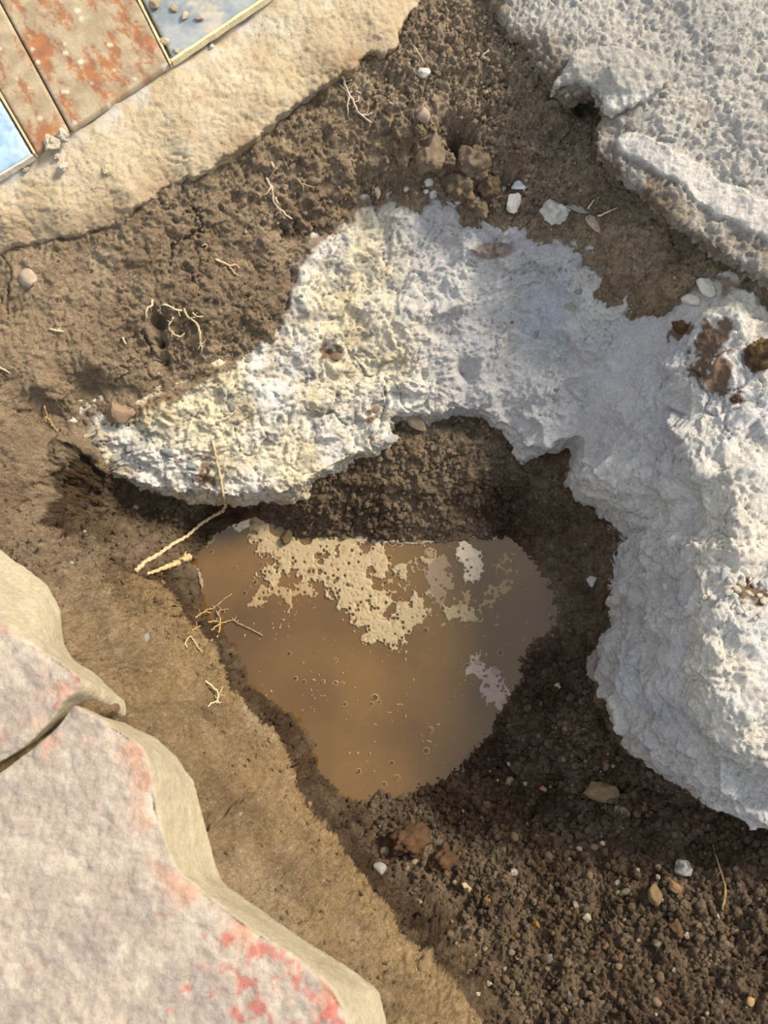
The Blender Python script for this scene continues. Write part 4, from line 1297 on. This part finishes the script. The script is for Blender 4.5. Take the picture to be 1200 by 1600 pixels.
stone('stone', 888, 1555, 14, 12, 0, srgb(100, 104, 98), 'small slate-grey stone near the bottom of the soil', 'pebble', .5, .7)
stone('pebble', 942, 1317, 10, 9, 0, srgb(206, 190, 160), 'cream white pebble left of the white-sided grey one', 'pebble', .6, .7)
stone('pebble', 1122, 1432, 9, 7, 0, WHITE, 'tiny white pebble at the foot of the thin twig', 'pebble', .6, .7)
stone('pebble', 849, 1234, 14, 12, 0, srgb(168, 116, 88), 'terracotta pebble left of the large tan stone', 'pebble', .5, .7)
stone('pebble', 820, 1225, 12, 10, 0, srgb(156, 140, 110), 'pale round pebble left of the terracotta one', 'pebble', .3, .7)
stone('pebble', 1170, 1563, 16, 18, 0, srgb(176, 140, 96), 'light tan pebble in the bottom right corner', 'pebble', .3, .7)
stone('concrete_chip', 747, 1553, 10, 14, -30, srgb(186, 172, 146), 'small pale chip on the slope by the foot of the left bank', 'chip', .9, .5)
stone('soil_clod', 640, 1312, 46, 72, 15, REDB, 'reddish brown clod below the tip of the puddle', 'clod', .35, .7, None, .35, None, .16)
stone('soil_clod', 690, 1345, 40, 62, -10, REDB * .95, 'reddish brown clod right of the one below the puddle tip', 'clod', .35, .7, None, .35, None, .16)
stone('soil_clod', 868, 1012, 20, 20, 0, srgb(96, 80, 68), 'dark wet clod at the right shore of the puddle', 'clod', .3, .8, None, .3, None, .14)
stone('soil_clod', 800, 505, 6, 6, 0, SOILB, 'tiny soil crumb on the bluish middle of the concrete', 'clod', .3, .8)
stone('soil_clod', 1062, 512, 24, 22, 0, srgb(110, 84, 58), 'small brown clod left on the concrete beside the pale smear', 'clod', .3, .6, None, .3, None, .16)
stone('soil_clod', 1150, 626, 14, 13, 0, srgb(120, 90, 62), 'small round brown clod on the concrete below the big orange one', 'clod', .3, .8)
stone('concrete_chip', 1082, 470, 22, 36, -10, srgb(216, 206, 188), 'cream white flake at the top of the right concrete mass', 'chip', .7, .4)
stone('concrete_chip', 1103, 448, 44, 24, -15, srgb(210, 202, 188), 'wide white flake at the upper rim of the right concrete mass', 'chip', .7, .4)
stone('pebble', 1180, 588, 10, 10, 0, srgb(220, 214, 204), 'white grain just below the orange-brown clod', 'pebble', .7, .7)
stone('pebble', 228, 996, 16, 12, 0, srgb(150, 144, 132), 'pale grey pebble on the lower left bank', 'pebble', .5, .6)
stone('stone', 448, 840, 30, 20, 0, srgb(96, 80, 54), 'wet dark stone in the foam at the puddle inlet', 'stone', .5, .6)
for px, py, w_, h_ in [(648, 262, 22, 20), (700, 250, 24, 26), (756, 284, 26, 22), (700, 290, 22, 24), (738, 318, 22, 26), (775, 270, 20, 22), (690, 205, 24, 18), (655, 205, 20, 22), (745, 235, 22, 20), (640, 285, 18, 16)]:
    stone('soil_clod', px, py, w_, h_, px * 7 % 180, SOILB * (.85 + .02 * (px % 10)), 'small crumbly clod among the clods around the dark hole', 'clod', .3, .8, None, .3, 'small clods around the dark hole', .16)
# on the tiles and the ledge
stone('pebble', 290, 27, 19, 11, 20, srgb(196, 176, 144), 'beige pebble on the grey tile, middle one of the three nearest the ledge', 'pebble', .5, .6, None, .05)
stone('pebble', 312, 30, 16, 10, -10, srgb(190, 176, 154), 'beige pebble on the grey tile, closest to the cream trim', 'pebble', .5, .6, None, .05)
stone('pebble', 258, 66, 17, 22, -40, srgb(200, 178, 142), 'beige flake on the grey tile lying against the trim of the brown tile', 'pebble', .7, .5, None, .05)
stone('pebble', 272, 14, 16, 12, 0, srgb(190, 168, 134), 'beige crumb on the grey tile near the top edge of the photo', 'pebble', .6, .6, None, .05)
stone('pebble', 242, 10, 22, 20, 30, srgb(178, 160, 126), 'lumpy tan crumb on the grey tile in the corner of the brown tile', 'pebble', .5, .6, None, .05)
stone('pebble', 276, 80, 12, 8, 0, srgb(196, 180, 146), 'small flake on the grey tile at the trim corner', 'pebble', .6, .5, None, .05)
stone('pebble', 330, 73, 14, 10, 0, srgb(214, 208, 198), 'white grain on the ledge just below the grey tile', 'pebble', .6, .6, None, .1)
stone('mortar_crumb', 98, 212, 20, 18, 0, srgb(206, 192, 170), 'mortar crumb on the brown tile edge, upper one of the cluster', 'crumb', .4, .8, None, .15, None, .15)
stone('mortar_crumb', 82, 224, 24, 22, 0, srgb(206, 190, 166), 'largest mortar crumb of the cluster near the blue tile corner', 'crumb', .4, .8, None, .15, None, .15)
stone('mortar_crumb', 97, 263, 20, 16, 0, srgb(214, 202, 184), 'mortar crumb on the ledge below the cluster', 'crumb', .4, .8, None, .15, None, .15)
stone('mortar_crumb', 90, 246, 11, 10, 0, srgb(206, 192, 170), 'smallest mortar crumb, between the cluster and the ledge crumb', 'crumb', .4, .8, None, .15, None, .15)
stone('mortar_crumb', 168, 266, 18, 14, 0, srgb(208, 188, 150), 'low cream crumb stuck on the middle of the ledge', 'crumb', .4, .6, None, .3, None, .15)
stone('mortar_crumb', 40, 265, 14, 10, 0, srgb(182, 168, 146), 'grey-beige crumb beside the edge of the blue tile', 'crumb', .5, .6, None, .2, None, .15)

# small loose pebbles in the dark soil on the lower right
SOILPOLY = np.array([(560, 1290), (700, 1270), (790, 1190), (830, 1080), (880, 1060), (930, 1120), (1000, 1220), (1120, 1300), (1200, 1330), (1200, 1600), (770, 1600), (650, 1450)], float)
base_m = [rock_mesh('pebble', 900 + k, .3 + .08 * k, .7, 2, c_, None, .06) for k, c_ in enumerate([srgb(126, 104, 78), srgb(108, 88, 66), srgb(134, 116, 90), srgb(120, 112, 98), srgb(114, 84, 58), srgb(150, 130, 100)])]
rp = np.random.default_rng(77)
cnt = 0
while cnt < 150:
    px, py = rp.uniform(560, 1200), rp.uniform(1060, 1600)
    if not inside(SOILPOLY, px, py):
        continue
    s_ = 6 + 11 * rp.random() ** 2.5
    o = link('pebble', base_m[rp.integers(6)], label='small earthy pebble loose in the dark soil below the puddle', cat='pebble', group='earthy pebbles in the dark soil below the puddle')
    place(o, px, py, s_ * rp.uniform(.8, 1.3), s_, .3, rp.uniform(0, 6.3))
    cnt += 1
# gravel on the right concrete
base_g = [rock_mesh('gravel_chip', 950 + k, .8, .6, 2, c_) for k, c_ in enumerate([srgb(206, 200, 190), srgb(176, 176, 178), srgb(196, 184, 162), srgb(214, 208, 198)])]
GP = [(1131, 897, 17), (1138, 925, 16), (1147, 930, 13), (1115, 935, 12), (1125, 938, 9), (1100, 934, 12), (1158, 912, 18), (1150, 922, 14), (1167, 925, 11), (1186, 933, 13), (1172, 930, 10), (1193, 940, 15), (1152, 942, 10), (1155, 955, 14), (1189, 912, 12), (1178, 915, 9),
      (1092, 945, 10), (1106, 928, 8), (1140, 908, 9), (1120, 945, 7), (1134, 935, 8), (1163, 940, 9), (1145, 948, 8), (1175, 950, 10), (1188, 962, 12), (1180, 966, 9), (1166, 960, 8), (1198, 920, 9), (1116, 912, 6), (1110, 905, 5), (1160, 900, 7), (1172, 905, 7)]
for px, py, s_ in GP:
    o = link('gravel_chip', base_g[rp.integers(4)], label='small whitish gravel chip in the scatter on the right concrete', cat='gravel', group='whitish gravel scatter on the right concrete')
    place(o, px, py, s_ * rp.uniform(1.1, 1.5), s_ * rp.uniform(.9, 1.2), .08, rp.uniform(0, 6.3))
# aggregate showing in the broken face of the footing
base_a = [rock_mesh('aggregate_stone', 970 + k, .6, .6, 2, c_) for k, c_ in enumerate([srgb(142, 143, 142), srgb(126, 123, 118), srgb(164, 158, 146), srgb(128, 108, 90), srgb(178, 176, 168)])]
AP = [(525, 556, 26, 3), (532, 545, 16, 3), (527, 618, 16, 1), (530, 614, 9, 3), (585, 640, 20, 3), (580, 682, 14, 3), (526, 628, 16, 0), (470, 462, 9, 1), (516, 458, 10, 1), (494, 515, 10, 0), (526, 525, 10, 0), (420, 682, 20, 2), (580, 672, 12, 0), (608, 686, 26, 4),
      (735, 411, 26, 0), (868, 610, 12, 1), (585, 710, 10, 1), (362, 636, 14, 1), (276, 722, 12, 3), (262, 706, 22, 0), (300, 730, 18, 0), (200, 700, 22, 0), (240, 670, 18, 4), (350, 610, 20, 4), (382, 618, 12, 4), (430, 560, 12, 0), (455, 600, 14, 2), (390, 560, 12, 2), (480, 580, 10, 1),
      (505, 660, 12, 0), (470, 640, 10, 2), (440, 650, 9, 1), (560, 600, 9, 0), (550, 660, 10, 1), (610, 372, 10, 1), (604, 400, 14, 4), (625, 455, 12, 0), (590, 470, 10, 2), (650, 560, 10, 2), (700, 520, 9, 0), (890, 480, 22, 2), (905, 455, 16, 0), (840, 520, 12, 0), (880, 560, 12, 2), (330, 690, 12, 2), (180, 715, 16, 2), (150, 690, 14, 0), (220, 735, 14, 1), (360, 740, 14, 2), (400, 730, 12, 0), (340, 660, 10, 1)]
for px, py, s_, k in AP:
    o = link('aggregate_stone', base_a[k], parent=footing)
    place(o, px, py, s_ * rp.uniform(.9, 1.3), s_ * rp.uniform(.7, 1), .62, rp.uniform(0, 6.3))

# ------------------------------------------------------------ roots
def tube(paths, rgb, name='root'):
    """paths: list of (points Nx3, start radius, end radius)"""
    VV, FF, CC = [], [], []
    for pt, r0, r1 in paths:
        pt = np.asarray(pt, float)
        seg = np.linalg.norm(np.diff(pt, axis=0), axis=1)
        L = np.concatenate([[0], np.cumsum(seg)])
        n = max(5, int(L[-1] / .0025))
        t = np.linspace(0, L[-1], n)
        q = np.stack([np.interp(t, L, pt[:, k]) for k in range(3)], 1)
        for _ in range(2):
            q[1:-1] = (q[:-2] + 2 * q[1:-1] + q[2:]) / 4
        wob = np.stack([noise3(np.stack([t * 150 + RNG.uniform(0, 99), 0 * t, 0 * t], 1), k) for k in range(3)], 1)
        q += wob * (r0 * 1.3) * np.minimum(1, np.minimum(t, L[-1] - t) / .004)[:, None]
        o0 = len(VV)
        for i in range(n):
            d = q[min(i + 1, n - 1)] - q[max(i - 1, 0)]
            d /= np.linalg.norm(d) + 1e-9
            a = np.cross(d, [0.1, .2, 1])
            a /= np.linalg.norm(a) + 1e-9
            b = np.cross(d, a)
            r = (r0 + (r1 - r0) * i / (n - 1)) * RNG.uniform(.82, 1.18)
            for k in range(6):
                an = 2 * math.pi * k / 6
                VV.append(q[i] + (a * math.cos(an) + b * math.sin(an)) * r)
                CC.append(rgb * RNG.uniform(.8, 1.12))
        for i in range(n - 1):
            for k in range(6):
                FF.append((o0 + i * 6 + k, o0 + i * 6 + (k + 1) % 6, o0 + (i + 1) * 6 + (k + 1) % 6, o0 + (i + 1) * 6 + k))
        FF.append(tuple(o0 + k for k in range(6))[::-1])
        FF.append(tuple(o0 + (n - 1) * 6 + k for k in range(6)))
    me = new_mesh(name, VV, FF, M_ROOT)
    set_col(me, np.array(CC))
    return me


def on_surface(line, lift=.002, ease=2):
    p = []
    for a, b in zip(line[:-1], line[1:]):
        m = max(2, int(math.hypot(b[0] - a[0], b[1] - a[1]) / 8))
        for i in range(m):
            p.append((a[0] + (b[0] - a[0]) * i / m, a[1] + (b[1] - a[1]) * i / m))
    p.append(line[-1])
    dep = []
    for px, py in p:
        loc = hit(px, py)[0]
        dep.append((loc - Vector((0, 0, CAM_H))).length - lift)
    dep = np.array(dep)
    for _ in range(ease):
        dep[1:-1] = np.minimum(dep[1:-1], (dep[:-2] + dep[2:]) / 2)
    out = []
    for (px, py), d in zip(p, dep):
        v = ray(px, py)
        out.append(np.array([0, 0, CAM_H]) + v / np.linalg.norm(v) * d)
    return np.array(out)


def root(lines, label, rgb=srgb(188, 170, 138), cat='root', name='root', ease=4):
    mp = []
    for ln_, w0, w1 in lines:
        p = on_surface(ln_, .0012 + .0003 * w0, ease)
        s_ = scale_at(p[0])
        mp.append((p, w0 * .42 * s_, w1 * .42 * s_))
        ln2 = np.linalg.norm(p[-1] - p[0])
        if cat == 'root' and ln2 > .012 and w0 < 4.6 and not ease > 8:
            for _ in range(int(min(4, 1 + ln2 / .012))):
                k_ = RNG.integers(1, len(p) - 1)
                a_ = RNG.uniform(0, 6.28)
                L_ = RNG.uniform(.004, .011)
                q_ = [p[k_] + np.array([math.cos(a_ + b_ * .5), math.sin(a_ + b_ * .5), .12]) * L_ * b_ for b_ in (0, .35, .7, 1)]
                mp.append((np.array(q_), w0 * .2 * s_, w0 * .1 * s_))
    me = tube(mp, rgb, name)
    return link(name, me, label=label, cat=cat)


root([([(332, 688), (338, 715), (344, 745), (349, 775), (353, 790), (346, 800), (330, 808), (312, 820), (292, 838), (270, 850), (245, 868), (226, 878), (212, 892)], 4.5, 9)], 'long pale bent root reaching from the concrete down to the left shore', srgb(186, 164, 126), ease=10)
root([([(230, 897), (252, 889), (275, 880), (295, 870)], 6, 15), ([(288, 868), (291, 862)], 6, 2)], 'pale split wood splinter just below the long root', srgb(184, 160, 116), 'splinter', 'wood_splinter')
root([([(318, 955), (335, 950), (345, 940), (362, 928)], 4, 2), ([(335, 975), (342, 960), (345, 952), (357, 952)], 3, 1.5), ([(300, 985), (313, 978)], 3.5, 2.5), ([(330, 985), (342, 975), (352, 972), (365, 968), (372, 974), (390, 982), (410, 993)], 3, 2),
      ([(339, 996), (343, 985), (344, 965), (338, 955)], 3, 3), ([(325, 972), (340, 970), (344, 975)], 3, 2), ([(305, 965), (320, 955), (330, 958)], 3, 2), ([(366, 970), (369, 962)], 2, 1)], 'tangled tuft of thin roots at the left shore of the puddle', srgb(167, 138, 91))
root([([(292, 1012), (289, 1005), (293, 996), (300, 994)], 3, 3), ([(298, 994), (304, 1002), (308, 1010), (316, 1020)], 3, 2.5)], 'small hooked root on the bank just below the root tuft', srgb(180, 158, 115))
root([([(321, 1064), (335, 1075), (342, 1085), (340, 1095), (330, 1099), (325, 1104)], 4, 3), ([(340, 1092), (341, 1098)], 3, 3)], 'short white curved root on the lower left bank', srgb(198, 182, 142))
root([([(238, 468), (236, 478), (228, 485), (228, 500)], 5, 3), ([(250, 478), (258, 475), (268, 480), (275, 485), (284, 485)], 4, 4), ([(249, 478), (250, 487), (255, 493)], 4, 2), ([(271, 496), (264, 506), (263, 514), (270, 520), (280, 527), (284, 526), (288, 521)], 4, 2.5), ([(266, 504), (261, 500)], 3, 2), ([(270, 518), (267, 527)], 3, 2)],
     'branching pale root above a slit in the left soil bank', srgb(192, 171, 138))
root([([(288, 482), (290, 492), (300, 500), (309, 507), (313, 520), (312, 532), (316, 545), (314, 550)], 4.5, 4), ([(301, 488), (305, 495), (318, 494)], 3, 2)], 'curved pale root hanging right of the branching root', srgb(190, 169, 134))
root([([(336, 405), (348, 410), (358, 415), (365, 414), (375, 418)], 5, 3), ([(358, 415), (362, 423), (372, 431)], 4, 3), ([(348, 411), (340, 404)], 3, 2)], 'forked thick root on the soil bank below the ledge', srgb(185, 158, 119))
root([([(424, 254), (428, 262)], 6, 5), ([(432, 262), (420, 280)], 3, 2), ([(416, 278), (423, 290), (428, 302), (425, 310), (432, 322), (440, 334), (445, 342)], 5, 3), ([(424, 290), (420, 300), (412, 305)], 5, 2), ([(438, 330), (430, 338)], 6, 2), ([(436, 325), (446, 336), (456, 342)], 6, 3), ([(430, 308), (434, 318)], 5, 6)], 'knotted hairy root clump on the bank, left of the concrete corner', srgb(180, 161, 138))
root([([(535, 118), (538, 130), (545, 145), (552, 160), (562, 178), (570, 184), (580, 192)], 5, 3), ([(528, 130), (540, 140), (545, 148)], 3, 3), ([(545, 145), (558, 142), (564, 146)], 3, 2), ([(548, 150), (542, 158), (544, 170), (543, 182)], 4, 2), ([(552, 160), (562, 158), (560, 150)], 3, 2), ([(565, 180), (575, 180), (582, 176)], 4, 2), ([(537, 128), (550, 125)], 2, 2)], 'branched white root hanging out below the ledge rim', srgb(183, 167, 150))
root([([(69, 634), (73, 650), (80, 662), (90, 675)], 4, 3)], 'single thin root on the bare left bank', srgb(171, 139, 98))
root([([(77, 514), (88, 516), (99, 518)], 4, 3), ([(90, 512), (94, 518)], 2, 2)], 'short white root bit on the left soil bank', srgb(189, 171, 142))
root([([(463, 278), (472, 288), (475, 300)], 3, 2), ([(472, 287), (484, 290), (491, 297)], 3, 2)], 'faint forked rootlet on the bank, right of the knotted clump', srgb(160, 138, 106))
root([([(1114, 1320), (1118, 1335), (1125, 1358), (1131, 1376), (1134, 1392), (1131, 1408), (1129, 1422)], 4, 5), ([(1126, 1360), (1120, 1370)], 3, 1)], 'thin brown twig on the dark soil at lower right', srgb(135, 110, 76), 'twig', 'twig')
root([([(934, 338), (945, 333), (955, 329), (964, 325)], 4, 2), ([(919, 326), (923, 318), (929, 312)], 4, 2)], 'white twig above the concrete, near the grey render', srgb(185, 178, 163), 'twig', 'twig')
root([([(751, 92), (757, 84), (764, 78)], 4, 2.5)], 'tiny white rootlet on the crumbly soil at the top', srgb(185, 172, 150))
root([([(0, 575), (8, 578), (15, 583)], 4, 3)], 'short root bit at the left margin of the photo', srgb(183, 167, 142))
root([([(191, 527), (195, 533), (197, 538)], 4, 3)], 'tiny root stub left of the branching root', srgb(185, 169, 138))
root([([(315, 384), (322, 380), (326, 386), (320, 389)], 3, 2)], 'tiny curled rootlet above the forked root', srgb(185, 169, 138))
root([([(608, 160), (613, 163)], 4, 3), ([(645, 70), (655, 85), (664, 100)], 3, 2)], 'faint rootlets on the soil left of the white chip', srgb(169, 152, 131))

# ------------------------------------------------------------ crumbs of soil nobody could count
vis = (x > -.60) & (x < .60) & (y > -.5) & (y < 1.0) & (SOILZ.ravel() > WATER_Z + .003)
prob = np.where(vis, crumb ** 1.5 + .04, 0)
# fewer where other things cover the ground
prob *= ~inside(PAV_COVER, x, y)
prob *= 1 - .97 * inside(np.vstack([pts3(LEDGE_EDGE), pts3(LEDGE_BACK)]), x, y)
prob *= 1 - .97 * inside(np.vstack([pts3(REND_EDGE), pts3(REND_BACK)]), x, y)
fpoly = np.vstack([pts3(CONC_LOW), pts3([(1300, 1340, -.25), (1300, 560, -.14)]), up[::-1]])
prob *= 1 - .97 * inside(fpoly, x, y)
pick = RNG.choice(len(x), 24000, p=prob / prob.sum())
IV, IF = ICO[1]
k = len(pick)
sz = (.0009 + .0042 * RNG.random(k) ** 3.0) * (.6 + .6 * crumb[pick]) * np.where(SOILZ.ravel()[pick] > -.27, .62, 1)
ang = RNG.random((k, 12)) * .5 + .75
dirs = IV[None] * ang[:, :, None]
th = RNG.uniform(0, 6.28, k)
cs, sn = np.cos(th), np.sin(th)
dx_ = dirs[:, :, 0] * cs[:, None] - dirs[:, :, 1] * sn[:, None]
dy_ = dirs[:, :, 0] * sn[:, None] + dirs[:, :, 1] * cs[:, None]
VV = np.stack([dx_, dy_, dirs[:, :, 2] * .8], 2) * sz[:, None, None] + (V_soil[pick] + N3[pick] * (sz * .35)[:, None])[:, None, :]
FF = (IF[None] + (np.arange(k) * 12)[:, None, None]).reshape(-1, 3)
me = new_mesh('soil_crumbs', VV.reshape(-1, 3), FF, M_SOIL, False)
mulc = (.70 + .5 * RNG.random(k))[:, None]
pc = col_soil[pick] * mulc
pl_ = RNG.random(k) < .012
pc[pl_] = srgb(190, 176, 152)
set_col(me, np.repeat(np.clip(pc, .01, .8), 12, 0))
set_val(me, 'wet', np.zeros(k * 12))
link('soil_crumbs', me, parent=ground, kind='stuff')
print('TRIS', sum(len(m.loops) - 2 * len(m.polygons) for m in bpy.data.meshes))
